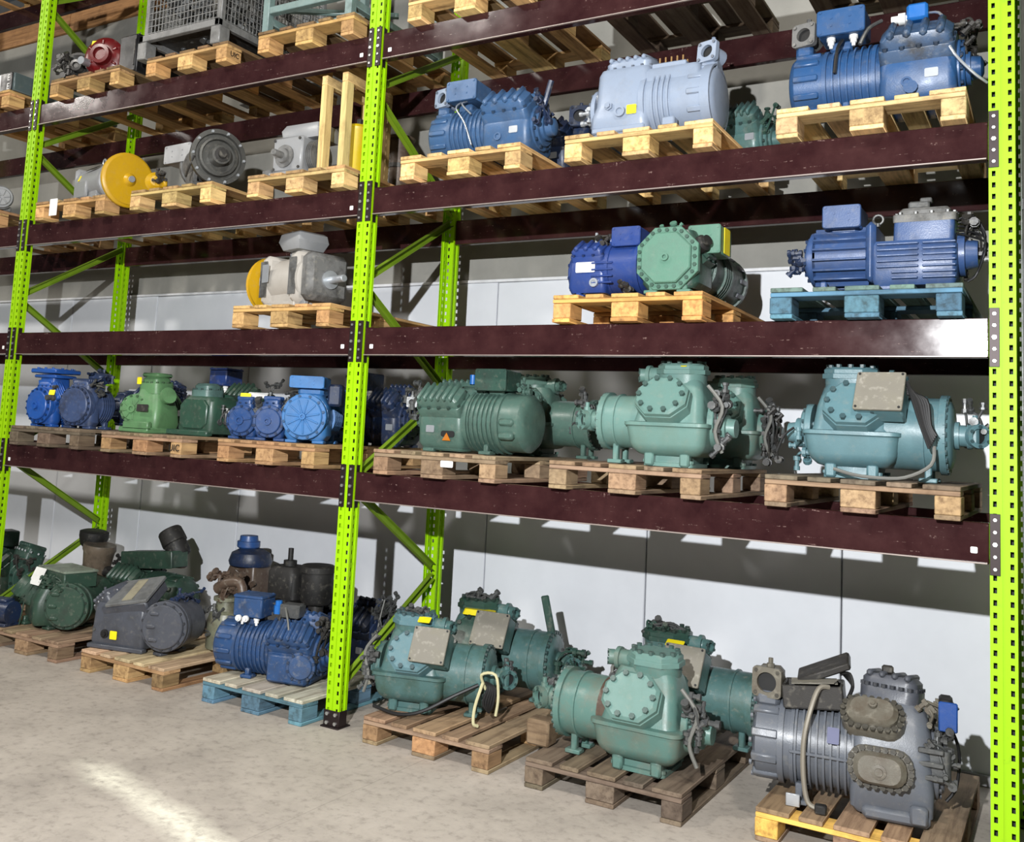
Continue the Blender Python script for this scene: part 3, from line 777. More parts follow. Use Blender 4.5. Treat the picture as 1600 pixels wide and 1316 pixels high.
# ---- open-bowl compressor: wide sump, three bolted oval heads, a flanged barrel motor
def bowl(name, label, pal, x, y, rz, mat, flip=1, scale=1.0, boxplate=False, group=None, valve=True, topport=True, pipes=True, z=0.0, zc=.215, R=.145, Lb=.34, rust=None, headm=None, clutter=0):
    m = Mach(name, label, 'compressor', pal, x, y, rz, mat, group, z, scale); f = flip
    m.p('oil_sump', MB().loft([(.050, 0, 0, .13, .11, .03), (.058, 0, 0, .155, .14, .04), (.085, 0, 0, .182, .172, .05), (.11, 0, 0, .192, .182, .05), (.190, 0, 0, .204, .194, .045), (.196, 0, 0, .213, .204, .045), (.212, 0, 0, .213, .204, .045), (.216, 0, 0, .19, .18, .04)], 5), ang=30)
    m.p('crankcase', MB().loft([(.212, 0, 0, .178, .172, .05), (.235, 0, 0, .172, .165, .05), (.33, 0, 0, .162, .13, .05), (.41, 0, 0, .142, .095, .05), (.44, 0, 0, .125, .085, .05)], 5), ang=30)
    m.p('base_foot', MB().loft([(0, 0, 0, .125, .13, .02), (.018, 0, 0, .125, .13, .02), (.02, 0, 0, .105, .115, .02), (.06, 0, 0, .115, .11, .03)]))
    m.box('base_lug', (.09 * f, -.125, .035), (.05, .05, .07), .010); m.box('base_lug', (-.09 * f, -.125, .035), (.05, .05, .07), .010)
    m.p('foot_bolts', MB().at(TR((0, 0, .018))).bolts([(a * .115, b * .118) for a in (-1, 1) for b in (-1, 1)], 0, .014, .014), kind='stuff')
    # oval heads, front bank, rear bank and top bank
    m.head((-.015 * f, -.165, .320), (0, -.84, .54), .265, .225, .055, 0, 10, 'o', .068, br=.014, skirt=.085, inner=.97, mat=headm)
    m.head((-.015 * f, .165, .320), (0, .84, .54), .265, .225, .055, 0, 10, 'o', .068, br=.014, skirt=.085, inner=.97, mat=headm)
    m.p('neck', MB().loft([(.40, .025 * f, 0, .115, .095, .085), (.465, .025 * f, 0, .118, .098, .085)], 6))
    m.head((.025 * f, 0, .470), (0, -.04, 1), .25, .205, .045, 0, 12, 'o', .06, br=.013, skirt=.008, inner=.94, mat=headm)
    if topport:
        m.p('suction_elbow', MB().lathe((-.06 * f, .0, .455), (-f, 0, 0), [(0, .042), (.08, .042), (.081, .052), (.10, .052), (.101, .036), (.13, .030)], 16))
        m.flange((-.195 * f, -.01, .455), (-f, -.45, 0), .07, .022, .03, round_=True, stem=False)
    if clutter: m.fittings((.04 * f, .02, .515), (.18, .12, .02), clutter)
    # barrel motor with a bolt circle at its end flange
    xa = -.14 * f; xb = xa - Lb * f
    m.barrel((xb, 0, zc), (xa, 0, zc), R, rings=((.14, .030, .014), (.42, .010, .008)), dome=.028, n=32)
    F = FR((xb - .0 * f + .035 * f, 0, zc), (-f, 0, 0))
    m.p('flange_bolts', MB().at(F).bolts(circ(R + .002, 26), .002, .012, .016), bolted(mat))
    m.foot(xb + .10 * f, -.05, zc - R + .05, .05, .05); m.foot(xb + .10 * f, .07, zc - R + .05, .05, .05)
    # bearing end with pump
    m.disc((.20 * f, 0, .22), (f, 0, 0), .12, .04, 10)
    m.p('oil_pump', MB().lathe((.235 * f, -.02, .20), (f, 0, 0), [(0, .07), (.03, .07), (.032, .05), (.07, .045)], 14))
    if valve:
        m.p('valve_body', MB().lathe((xb + .01 * f, 0, zc), (-f, 0, 0), [(0, .062), (.03, .062), (.031, .048), (.06, .048), (.061, .058), (.08, .058)], 14))
        m.box('valve_block', (xb - .075 * f, 0, zc), (.05, .10, .10), .012)
        m.flange((xb - .10 * f, -.045, zc), (-.7 * f, -1, 0), .105, .034, .05, round_=True)
        m.fittings((xb - .08 * f, .03, zc + .03), (.08, .08, .08), 6)
    if pipes:
        m.fittings((.25 * f, -.08, .24), (.06, .14, .30), 18)
        m.cable([(.20 * f, -.15, .40), (.27 * f, -.14, .30), (.24 * f, -.15, .18), (.27 * f, -.13, .08)], .009)
    if boxplate:
        M = TR((-.135 * f, -.185, .365), math.radians(-28), 0, math.radians(4 * f))
        o = m.p('terminal_box', MB().at(M).box((0, 0, 0), (.195, .11, .185), .008))
        l = m.p('box_lid', MB().at(M @ FR((0, -.055, 0), (0, -1, 0))).slab(rrect(.205, .195, .008, 2), 0, .012, .003), LIDGREY, o, label='dull grey sheet metal lid')
        m.p('lid_screws', MB().at(M @ FR((0, -.055, 0), (0, -1, 0))).bolts([(a * .09, b * .085) for a in (-1, 1) for b in (-1, 1)], .012, .006, .004), BLACK, l)
    return m
LIDGREY = paint('lid_grey', (150, 145, 132), .5, .55, (120, 116, 100), (190, 186, 175))

# paints
P_ = lambda n, c, **k: paint(n, c, **k)
BLUEA = P_('mid_blue_paint', (74, 114, 162), wear=.2)
BLUEC = P_('strong_blue_paint', (50, 98, 156), wear=.2)
DBLUE = P_('dark_blue_paint', (40, 58, 94), wear=.4)
PALEB = P_('pale_grey_blue_paint', (172, 188, 212), wear=.22, grime=(110, 118, 130))
ROYAL = P_('royal_blue_paint', (42, 74, 152), wear=.12)
SEAG = P_('sea_green_paint', (106, 156, 134), wear=.15)
DGRN = P_('dark_green_paint', (58, 92, 80), wear=.4)
VIOL = P_('violet_blue_paint', (64, 96, 152), wear=.2)
DUSTY = P_('dusty_grey_metal', (130, 130, 128), wear=.6, rough=.6)
GGRN = P_('grey_green_paint', (92, 126, 114), wear=.25)
TEAL = P_('teal_paint', (124, 166, 157), wear=.28, grime=(92, 112, 98))
TEAL2 = P_('blue_teal_paint', (112, 154, 163), wear=.3, grime=(70, 100, 104))
TEAL3 = P_('worn_teal_paint', (92, 132, 130), wear=.5, grime=(52, 72, 58))
TEAL4 = P_('green_teal_paint', (106, 148, 138), wear=.3, grime=(110, 92, 74))
M1B = P_('bright_blue_paint', (44, 104, 200), wear=.15)
M2B = P_('dusty_blue_paint', (78, 98, 142), wear=.5, dust=(120, 125, 140))
N1G = P_('light_green_paint', (116, 168, 114), wear=.22)
N2G = P_('bottle_green_paint', (58, 96, 78), wear=.25)
OB = P_('sky_blue_paint', (70, 140, 212), wear=.15)
OB2 = P_('deep_blue_paint', (46, 86, 150), wear=.25)
SGR = P_('army_green_paint', (62, 92, 76), wear=.35)
SLATE = P_('slate_grey_paint', (94, 98, 108), wear=.25)
UBL = P_('worn_blue_paint', (54, 90, 142), wear=.42, grime=(40, 46, 56))
XGR = P_('grey_enamel', (116, 122, 132), wear=.3, grime=(84, 84, 84))
XHD = P_('oily_brown_grey', (126, 121, 108), wear=.6, grime=(74, 62, 48))
RUSTY = P_('rusty_iron', (110, 92, 78), wear=.6, grime=(64, 44, 34))
DARKM = P_('oily_dark_iron', (58, 56, 54), wear=.5)
MGREY = P_('motor_grey_paint', (176, 178, 180), wear=.2, grime=(120, 118, 114))
BEIGE = P_('warm_grey_paint', (222, 216, 206), wear=.15, grime=(140, 134, 124))
PULY = P_('pulley_yellow_paint', (238, 186, 22), wear=.15, grime=(150, 110, 30))
DRUMY = P_('drum_yellow_paint', (246, 212, 10), wear=.1, grime=(180, 140, 20))
REDP = P_('crimson_paint', (120, 18, 22), wear=.2, rough=.3)
STAND = P_('grey_green_steel', (140, 168, 164), wear=.25)
CAGE = P_('galvanised_grey', (150, 150, 148), wear=.4)
SLATE2 = P_('cabinet_slate', (96, 112, 114), wear=.15)
BOXBLK = P_('black_box_paint', (28, 28, 30), wear=.2)

GC3 = None
# ================= third level, right bay
m = semi('semi_hermetic_compressor', 'mid blue compressor with ribbed head and two pale wires, third level', 'A', .03, .31, 0, BLUEA, L=.74, R=.15, zc=.17, hr=4, fit=12, fitmat=DBLUE, valvemat=PALEB, glands=0)
m.cable([(-.16, -.10, .36), (-.15, -.17, .30), (-.08, -.18, .20), (-.02, -.19, .06)], .005, SILVER)
m.cable([(-.12, -.10, .36), (-.11, -.17, .32), (-.04, -.18, .25)], .005, SILVER)
m.p('relief_fitting', MB().lathe((.16, .02, .34), (0, 0, 1), [(0, .02), (.03, .02), (.031, .03), (.06, .03), (.062, .015), (.10, .014)], 10), GREYM)
m.p('discharge_pipe', MB().tube([(.34, -.05, .20), (.38, -.06, .30), (.42, -.07, .42)], .017, 8), DBLUE)
m = semi('semi_hermetic_compressor', 'dark blue compressor behind the mid blue one, with an open square flange', 'A', .02, .86, 0, DBLUE, L=.70, R=.14, flip=1, fit=8, fitmat=DBLUE, box=False, valve=False, group=None)
m.flange((.40, -.16, .36), (.35, -1, .05), .13, .04, .10)
m.box('valve_neck', (.38, -.06, .24), (.11, .12, .26), .02)
m.flange((.42, -.24, .12), (.5, -1, 0), .12, .034, .10, round_=True)

m = Mach('semi_hermetic_compressor', 'pale grey-blue compressor with open terminal studs and yellow sticker', 'compressor', 'B', 0, .33, 0, PALEB)
m.p('crankcase', MB().loft([(.03, -.17, 0, .15, .15, .03), (.06, -.17, 0, .165, .17, .04), (.14, -.17, 0, .165, .175, .05), (.2, -.16, 0, .155, .165, .05), (.38, -.16, 0, .15, .15, .05), (.41, -.16, 0, .14, .13, .04)]))
m.barrel((.34, 0, .21), (-.06, 0, .21), .175, rings=((.1, .05, .010), (.95, .03, .012)), dome=.03)
m.fins((.02, 0, .21), (1, 0, 0), .172, 4, .028, .016, .010)
m.ribs((.26, 0, .21), (1, 0, 0), .168, .11, 12, .016, .03)
m.p('upper_casing', MB().loft([(.2, .10, 0, .17, .15, .03), (.36, .10, 0, .16, .14, .03), (.385, .10, 0, .15, .12, .03)]))
m.head((-.15, -.01, .41), (0, -.22, 1), .27, .22, .075, 5, 16, cr=.045)
o = m.box('terminal_plate', (.085, -.03, .395), (.19, .17, .035), .006)
k = MB()
for i in range(5):
    for j in range(2): k.lathe((.02 + .032 * i, -.07 + .07 * j, .41), (0, 0, 1), [(0, .010), (.014, .010), (.015, .005), (.045, .005)], 8)
m.p('terminal_studs', k, plain('brass', (176, 140, 92), .4, .6), o)
m.box('valve_neck', (.28, .0, .385), (.09, .12, .08), .015)
m.flange((.275, -.065, .455), (-.3, -1, .1), .115, .034, .08)
m.p('sight_glass', MB().lathe((-.155, -.172, .15), (0, -1, 0), [(0, .03), (.02, .03), (.02, .018), (.012, .017)], 14))
m.p('plug', MB().lathe((-.225, -.165, .19), (0, -1, 0), [(0, .024), (.016, .024), (.017, .016), (.03, .016)], 6))
m.plate((-.09, -.178, .155), (0, -1, 0), .055, .05, YELLOW, 'warning_sticker')
m.p('base_rail', MB().box((-.17, -.15, .06), (.30, .05, .035), .008))
m.p('lug', MB().box((.12, -.17, .06), (.07, .06, .05), .008))
m.disc((-.335, 0, .20), (-1, 0, 0), .14, .03, 12)
m.fittings((-.36, -.06, .20), (.06, .16, .16), 10, SILVER)
for xx in (-.28, -.06, .24):
    for yy in (-.12, .12): m.foot(xx, yy, .06)
m = semi('electric_pump', 'small teal pump motor behind the pale compressor at its right', 'B', .22, .92, -8, TEAL3, L=.52, R=.11, zc=.14, box=False, valve=False, top=False, fit=10, fitmat=DGRN, cat='pump', scale=.95, nr=8)

m = semi('semi_hermetic_compressor', 'large blue compressor with a bright blue coil on top, third level at right', 'C', .0, .31, 0, BLUEC, L=.76, R=.155, zc=.18, hr=4, boxz=.06, headmat=P_('dusty_blue_head', (70, 100, 138), wear=.6, dust=(140, 144, 146)), fit=16, fitmat=DARKM, valvemat=DUSTY, scale=1.03)
m.p('solenoid_coil', MB().box((.17, -.02, .47), (.09, .07, .08), .012), P_('coil_blue', (40, 130, 225), wear=.05))
m.p('solenoid_valve', MB().lathe((.06, -.03, .45), (1, 0, 0), [(0, .018), (.03, .018), (.031, .028), (.06, .028), (.062, .016), (.1, .016)], 10), WHITE)
m.cable([(.02, -.05, .45), (-.03, -.10, .40), (-.06, -.13, .32)], .009, GREYM, 'capillary_pipe')
m.cable([(.22, -.03, .46), (.28, -.12, .40), (.32, -.19, .22), (.40, -.20, .10), (.46, -.16, .05)], .006, SILVER)
m.p('oil_level_glass', MB().lathe((.16, -.170, .07), (0, -1, 0), [(0, .03), (.012, .03), (.012, .02)], 12))
m.cable([(-.14, -.11, .36), (-.15, -.17, .30), (-.16, -.18, .18)], .008, BLACK)

# ================= second level, right bay
m = Mach('semi_hermetic_compressor', 'royal blue small compressor with white nameplate beside the octagonal green one', 'compressor', 'K', -.165, .27, 0, ROYAL)
m.barrel((.20, 0, .17), (-.05, 0, .17), .138, rings=((.15, .02, .008), (.8, .02, .006)), dome=.03)
m.p('crankcase', MB().loft([(.03, -.11, 0, .10, .12, .03), (.06, -.11, 0, .11, .135, .03), (.2, -.11, 0, .11, .135, .04), (.26, -.11, 0, .10, .11, .04)]))
m.head((-.11, -.085, .235), (0, -.5, .85), .19, .13, .06, 3, 10, cr=.02)
m.head((-.11, .06, .265), (0, .2, 1), .19, .13, .05, 3, 10, cr=.02)
m.disc((-.215, 0, .15), (-1, -.1, 0), .125, .03, 10, hub=.04)
for i in range(4): m.box('side_rib', (-.02, -.137, .08 + .035 * i), (.12, .022, .010), .003)
m.plate((-.115, -.139, .165), (0, -1, 0), .11, .055, WHITE)
m.p('sight_glass', MB().lathe((-.06, -.135, .08), (0, -1, 0), [(0, .024), (.02, .024), (.02, .014), (.012, .013)], 12), SILVER)
m.tbox((.10, -.03, .325), (.155, .16, .10), mat=ROYAL)
m.eye((.0, -.03, .285), .022)
m.p('vent_pipe', MB().lathe((-.11, -.02, .30), (0, 0, 1), [(0, .018), (.02, .018), (.021, .008), (.075, .008)], 8), SILVER)
m.fittings((-.05, -.02, .30), (.10, .10, .04), 8, DARKM)
m.fittings((.10, -.15, .04), (.1, .04, .03), 5, DARKM)
for xx in (-.16, .12):
    for yy in (-.1, .1): m.foot(xx, yy, .05)
m = Mach('semi_hermetic_compressor', 'sea green compressor showing an octagonal bolted end cover', 'compressor', 'K', .20, .05, 0, SEAG, scale=.95)
m.disc((0, .02, .185), (0, -1, 0), .17, .05, 24, poly=octo(.335, .335, .095), hub=.02, br=.011, inner=.80)
m.p('crankcase', MB().loft([(.03, 0, .17, .13, .14, .05), (.06, 0, .17, .155, .145, .05), (.28, 0, .17, .155, .145, .06), (.34, 0, .17, .12, .14, .05)]), DGRN)
m.barrel((0, .98, .185), (0, .28, .185), .16, mat=DGRN, rings=((.1, .03, .012), (.5, .03, .012), (.95, .03, .014)))
m.ribs((0, .86, .185), (0, 1, 0), .155, .12, 12, .018, .03, mat=SLATE)
m.fins((0, .50, .185), (0, 1, 0), .158, 5, .035, .014, .010, DGRN)
m.tbox((.16, .22, .30), (.17, .20, .15), mat=SEAG)
m.plate((.248, .22, .30), (1, 0, 0), .10, .14, YELLOW, 'yellow_tag')
m.head((.12, .18, .24), (.8, 0, .6), .16, .20, .05, 0, 8, 'o', .03, mat=DGRN, up=(0, 1, 0))
m.p('oil_plug', MB().lathe((.135, .08, .255), (.8, -.4, .3), [(0, .045), (.05, .045), (.06, .03), (.08, .03)], 14), BLACKP)
m.fittings((-.03, .10, .35), (.10, .08, .04), 8, SEAG)
m.foot(-.09, .04, .05); m.foot(.09, .04, .05); m.foot(-.09, .7, .06); m.foot(.09, .7, .06)

m = Mach('semi_hermetic_compressor', 'violet blue compressor with long cooling ribs on the blue pallet', 'compressor', 'L', 0, .29, 0, VIOL)
m.barrel((-.27, 0, .175), (.0, 0, .175), .125, rings=((.04, .02, .006),), dome=.03)
m.ribs((-.13, 0, .175), (1, 0, 0), .128, .24, 18, .020, .010, name='cooling_rib')
m.p('flange', MB().box((.01, 0, .18), (.045, .30, .28), .02))
m.p('crankcase', MB().loft([(.02, .19, 0, .165, .13, .02), (.05, .19, 0, .175, .145, .02), (.2, .19, 0, .175, .145, .02), (.225, .18, 0, .17, .13, .02)]))
for i in range(7):
    m.box('side_rib', (.125 if i > 1 else .155, -.147, .05 + .026 * i), (.175 if i > 1 else .11, .026, .010), .003)
    m.box('side_rib', (.295, -.147, .05 + .026 * i), (.135, .026, .010), .003)
m.p('cylinder_block', MB().loft([(.20, .225, 0, .125, .12, .02), (.335, .23, 0, .125, .12, .02)]))
m.head((.23, 0, .345), (0, -.12, 1), .26, .25, .045, 0, 14, cr=.02, mat=DUSTY, skirt=.02)
m.p('top_valve', MB().box((.20, -.02, .405), (.09, .05, .035), .008).box((.23, -.02, .425), (.05, .06, .022), .005), DUSTY)
m.p('neck', MB().box((-.12, 0, .29), (.14, .14, .06), .02)); m.tbox((-.12, -.02, .355), (.165, .20, .105), mat=VIOL)
m.eye((.025, -.03, .315), .022, GREYM)
m.disc((-.275, 0, .175), (-1, 0, 0), .11, .02, 10)
m.fittings((-.33, -.03, .16), (.08, .12, .12), 12, DBLUE)
m.p('oil_pump', MB().lathe((.36, 0, .17), (1, 0, 0), [(0, .10), (.03, .10), (.032, .07), (.08, .06)], 16))
for q in range(5):
    a = q * .5
    m.cable([(.36, -.02 - .02 * q, .33 - .02 * q), (.42 + .012 * q, -.03, .34 - .03 * q), (.47, -.04 - .01 * q, .24 - .02 * q), (.44, -.05, .08), (.40, -.04, .04)], .005, BLACK)
m.fittings((.42, -.03, .2), (.07, .14, .22), 12, DARKM)
for xx in (-.2, .06, .33):
    for yy in (-.1, .1): m.foot(xx, yy, .05)

# ================= first level, right bay
m = semi('semi_hermetic_compressor', 'grey-green compressor with ribbed side head and black fins, first level', 'P', .10, .33, 0, GGRN, flip=-1, L=.72, R=.165, zc=.185, hr=6, nfin=6, boxmat=DGRN, boxz=.02, glands=0, valve=False, fit=10, fitmat=GREYM, nr=0)
for zz in (.11, .185, .25): m.box('casting_pad', (.265, -.155 + .035 * (zz > .24), zz), (.095, .05, .042), .012)
m.box('upper_casing', (-.02, .02, .34), (.20, .16, .09), .02)
mb_ = MB().at(FR((-.11, -.166, .105), (0, -1, 0))); mb_.slab(rrect(.09, .035, .012, 2), 0, .003)
m.p('emblem', mb_, BLACK); m.p('emblem_triangle', MB().at(FR((-.115, -.168, .085), (0, -1, 0))).slab([(-.028, -.018), (.028, -.018), (0, .026)], 0, .004), P_('orange_ink', (225, 130, 20), wear=.1))
m.p('coil', MB().cyl((-.06, .0, .40), (-.06, .0, .455), .018), P_('coil_blue', (40, 130, 225), wear=.05))
m.fittings((.30, .03, .36), (.14, .12, .06), 12, GGRN)
m = bowl('semi_hermetic_compressor', 'worn green-grey compressor behind with a black open pipe stub at right', 'P', .18, .86, 0, GGRN, flip=-1, scale=.95, valve=False)
m.flange((.53, -.10, .22), (.5, -1, 0), .11, .035, .10, round_=True, mat=BLACKP)
m.fittings((.40, -.12, .30), (.16, .10, .22), 18, GREYM); m.plate((.42, -.19, .26), (.3, -1, 0), .03, .035, YELLOW, 'yellow_tag')

m = bowl('open_drive_compressor', 'teal compressor with sagging oval head cover, first level centre', 'Q', .17, .30, 0, TEAL, scale=1.02, R=.135, Lb=.26)
m.plate((.06, -.09, .50), (0, -.4, 1), .03, .03, YELLOW, 'yellow_tag')
m = bowl('open_drive_compressor', 'teal compressor standing behind the centre one, dark fittings at its right', 'Q', .27, .88, 0, TEAL4, scale=.97, boxplate=False)
m.fittings((.27, -.10, .2), (.10, .12, .34), 22, DARKM)

m = bowl('open_drive_compressor', 'blue-teal compressor with large tilted grey box lid and black cables', 'R', -.06, .32, 0, TEAL2, flip=-1, scale=1.0, boxplate=True, R=.165, Lb=.27, pipes=False)
for q in range(7):
    a = q * .009
    m.cable([(.24, -.20, .44 - a), (.265 + a, -.22, .36), (.30 + a * .7, -.24, .25), (.335 + a * .5, -.25, .15 + a)], .008, BLACK)
m.cable([(.35, -.22, .16), (.34, -.24, .08), (.24, -.26, .02), (.12, -.27, .012), (.02, -.24, .02), (-.06, -.22, .04)], .008, CABLE)
m.fittings((-.24, -.05, .15), (.06, .2, .2), 8, TEAL2)
m.fittings((.50, -.02, .28), (.10, .06, .12), 9, GREYM)
m.cable([(-.26, -.12, .22), (-.30, -.14, .18), (-.33, -.15, .10)], .006, BLACK)

# ================= floor, right bay
m = bowl('open_drive_compressor', 'worn teal compressor with grey box lid, yellow tag and a coiled hose, on floor', 'V', -.29, .35, 16, TEAL3, flip=-1, scale=1.02, boxplate=True, R=.155, Lb=.30, headm=TEAL2, clutter=16)
m.plate((.06, -.11, .50), (0, -.5, 1), .07, .05, YELLOW, 'yellow_tag')
m.cable([(-.18, -.20, .03), (-.02, -.25, .016), (.12, -.26, .05), (.28, -.22, .14), (.40, -.17, .20)], .010, BLACK)
m.cable([(.44, -.16, .18), (.42, -.19, .26), (.50, -.20, .27), (.52, -.20, .16), (.51, -.20, .06)], .008, plain('pale_hose', (196, 190, 150), .5))
m.cable([(.43, -.19, .22), (.40, -.22, .10), (.40, -.24, .018), (.43, -.27, .016)], .009, plain('pale_hose', (196, 190, 150), .5))
for q in range(5): m.cable([(.44, -.17, .22), (.46 + .01 * q, -.20, .20), (.44 + .014 * q, -.21, .12), (.47, -.19, .07)], .007, BLACK)
m = bowl('open_drive_compressor', 'teal compressor at the wall with raised yellow cap and upright lever', 'V', -.20, .94, 8, TEAL3, flip=-1, scale=1.08, boxplate=True, R=.16, Lb=.32, headm=DGRN, clutter=14)
m.p('yellow_cap', MB().loft([(.44, .02, -.12, .10, .03, .02), (.47, .02, -.11, .09, .03, .02)]), YELLOW)
m.p('lever', MB().at(TR((.40, -.02, .46), 0, math.radians(-14))).box((0, 0, 0), (.045, .02, .24), .006), DGRN)
m.fittings((.53, -.03, .24), (.20, .12, .14), 16, DGRN)

m = bowl('open_drive_compressor', 'teal green compressor on dark pallet with broad bolted head, floor centre', 'W', .13, .28, 0, TEAL4, scale=1.08, R=.145, Lb=.30, headm=TEAL)
m.p('support_block', MB().box((-.52, -.04, .06), (.12, .10, .12), .01), WOODX).color = lin((140, 118, 92))
m.p('rust_band', MB().lathe((-.20, 0, .215), (1, 0, 0), [(0, .146), (.05, .147)], 28), RUSTY)
m = bowl('open_drive_compressor', 'dark teal compressor against the wall behind the floor centre one', 'W', .02, .92, 0, TEAL3, flip=-1, scale=1.08, boxplate=True, headm=DGRN, clutter=16)
m.plate((.06, -.14, .47), (0, -.5, .9), .09, .05, YELLOW, 'yellow_tag')
m.fittings((-.02, -.05, .50), (.20, .10, .05), 12, DGRN)

# ---- the large grey compressor in the foreground
m = Mach('semi_hermetic_compressor', 'large grey compressor with oily brown heads in the bottom right corner', 'compressor', 'X', -.02, .33, 7, XGR)
ZC = .235
m.barrel((-.46, 0, ZC), (.02, 0, ZC), .175, rings=((.27, .026, .018), (.37, .018, .012)), dome=.02, n=36)
m.ribs((-.40, 0, ZC), (1, 0, 0), .168, .115, 10, .020, .038, name='rib')
m.p('rib_bolts', MB().at(FR((-.455, 0, ZC), (-1, 0, 0))).bolts(circ(.172, 10, .1), 0, .012, .012))
m.fins((-.265, 0, ZC), (1, 0, 0), .172, 9, .030, .024, .010, seg=36)
m.box('casing_seam', (-.15, -.180, ZC), (.28, .036, .014), .004)
m.box('casing_seam', (-.15, .180, ZC), (.28, .036, .014), .004)
m.p('crankcase', MB().loft([(.02, .13, 0, .145, .15, .03), (.045, .13, 0, .165, .17, .03), (.14, .13, 0, .17, .18, .04), (.24, .12, 0, .175, .19, .06), (.36, .12, 0, .17, .17, .07), (.46, .12, 0, .15, .11, .06), (.49, .12, 0, .12, .08, .05)], 5))
m.box('oil_sump', (.15, -.03, .035), (.27, .32, .055), .016); m.box('sump_lug', (.24, -.19, .06), (.07, .03, .08), .010)
m.head((.055, -.145, .425), (-.05, -.72, .70), .265, .155, .075, 0, 22, cr=.07, mat=XHD, br=.013, skirt=.07)
m.head((.09, -.195, .235), (-.05, -.98, .10), .265, .165, .085, 0, 22, cr=.07, mat=XHD, br=.013, skirt=.06)
m.head((.13, .03, .50), (.03, .12, 1), .25, .19, .085, 4, 20, cr=.05, mat=SLATE, br=.013)
m.p('lifting_lug', MB().box((.11, .02, .61), (.05, .03, .035), .008), DARKM)
m.p('head_cross', MB().at(FR((.055, -.205, .475), (-.05, -.72, .70))).lathe((0, .02, 0), (0, 0, 1), [(0, .018), (.016, .018), (.017, .010), (.022, .010)], 10), XHD)
m.p('service_plug', MB().lathe((.085, -.275, .235), (-.05, -1, .1), [(0, .03), (.012, .03), (.013, .017), (.02, .016)], 14), XHD)
m.box('valve_neck', (-.40, -.02, .42), (.11, .13, .07), .02)
m.flange((-.405, -.075, .495), (-.18, -1, .05), .135, .045, .085, mat=XHD, up=(0, 0, 1)); m.box('valve_body', (-.40, .035, .49), (.12, .12, .12), .02, mat=XHD)
# open terminal box, its lid tipped up behind, with cables
M_ = TR((-.20, -.02, .465), 0, math.radians(-6), 0)
o = m.p('terminal_box', MB().at(M_).box((0, 0, -.045), (.26, .18, .02), .006).box((0, -.085, 0), (.26, .014, .10), .004).box((0, .085, 0), (.26, .014, .10), .004).box((-.125, 0, 0), (.014, .17, .10), .004).box((.125, 0, 0), (.014, .17, .10), .004), DARKM)
m.p('box_lid', MB().at(TR((-.165, .06, .565), math.radians(8), math.radians(-26), 0)).box((0, 0, 0), (.25, .17, .035), .008), DARKM, o)
m.p('paper_sheet', MB().at(TR((-.20, -.03, .522), 0, math.radians(-6), .1)).box((0, 0, 0), (.20, .12, .003)).at(TR((-.18, -.05, .528), .05, math.radians(-9), -.2)).box((0, 0, 0), (.16, .08, .003)), LIDGREY, o)
for q in range(4): m.cable([(-.09, .02 + .02 * q, .56), (-.05, .0, .57 - .01 * q), (-.035, -.03, .52), (-.05, -.08, .48)], .008, BLACK)
m.cable([(-.13, -.11, .52), (-.17, -.14, .515), (-.20, -.19, .43), (-.225, -.215, .30), (-.225, -.215, .15), (-.205, -.215, .04), (-.16, -.22, .02)], .011, plain('dull_pipe', (134, 128, 116), .45, .2), 'oil_pipe')
m.p('pipe_end', MB().box((-.15, -.22, .02), (.05, .04, .04), .006), BLACKP)
m.plate((-.105, -.186, .33), (0, -.92, .39), .05, .07, plain('blue_white_sticker', (62, 66, 104), .5), 'sticker')
m.disc((.30, 0, .24), (1, 0, 0), .15, .04, 14)
m.p('pump_housing', MB().at(TR((.315, -.10, .28))).loft([(-.08, 0, 0, .05, .055, .02), (.05, 0, 0, .05, .05, .02)]), GREYM)
m.fittings((.33, -.12, .30), (.08, .10, .24), 22, GREYM); m.fittings((.30, -.06, .47), (.10, .12, .10), 14, XHD)
for q in range(3): m.box('pump_rail', (.285, -.17, .22 + .055 * q), (.10, .025, .022), .004, mat=GREYM)
m.p('pressure_switch', MB().box((.345, -.06, .47), (.055, .12, .14), .01), BLACKP)
m.p('switch_cover', MB().box((.352, -.125, .47), (.075, .012, .125), .008), P_('switch_blue', (30, 84, 170), wear=.1))
m.cable([(.37, -.04, .40), (.40, .0, .30), (.39, .02, .15), (.35, .02, .08)], .007, BLACK)
for xx, yy in ((-.25, -.12), (-.25, .12), (.26, .12)): m.foot(xx, yy, .09)
m.p('u_bracket', MB().box((-.27, -.17, .006), (.06, .05, .012), .003).box((-.27, -.19, .03), (.06, .010, .05), .003), SILVER)

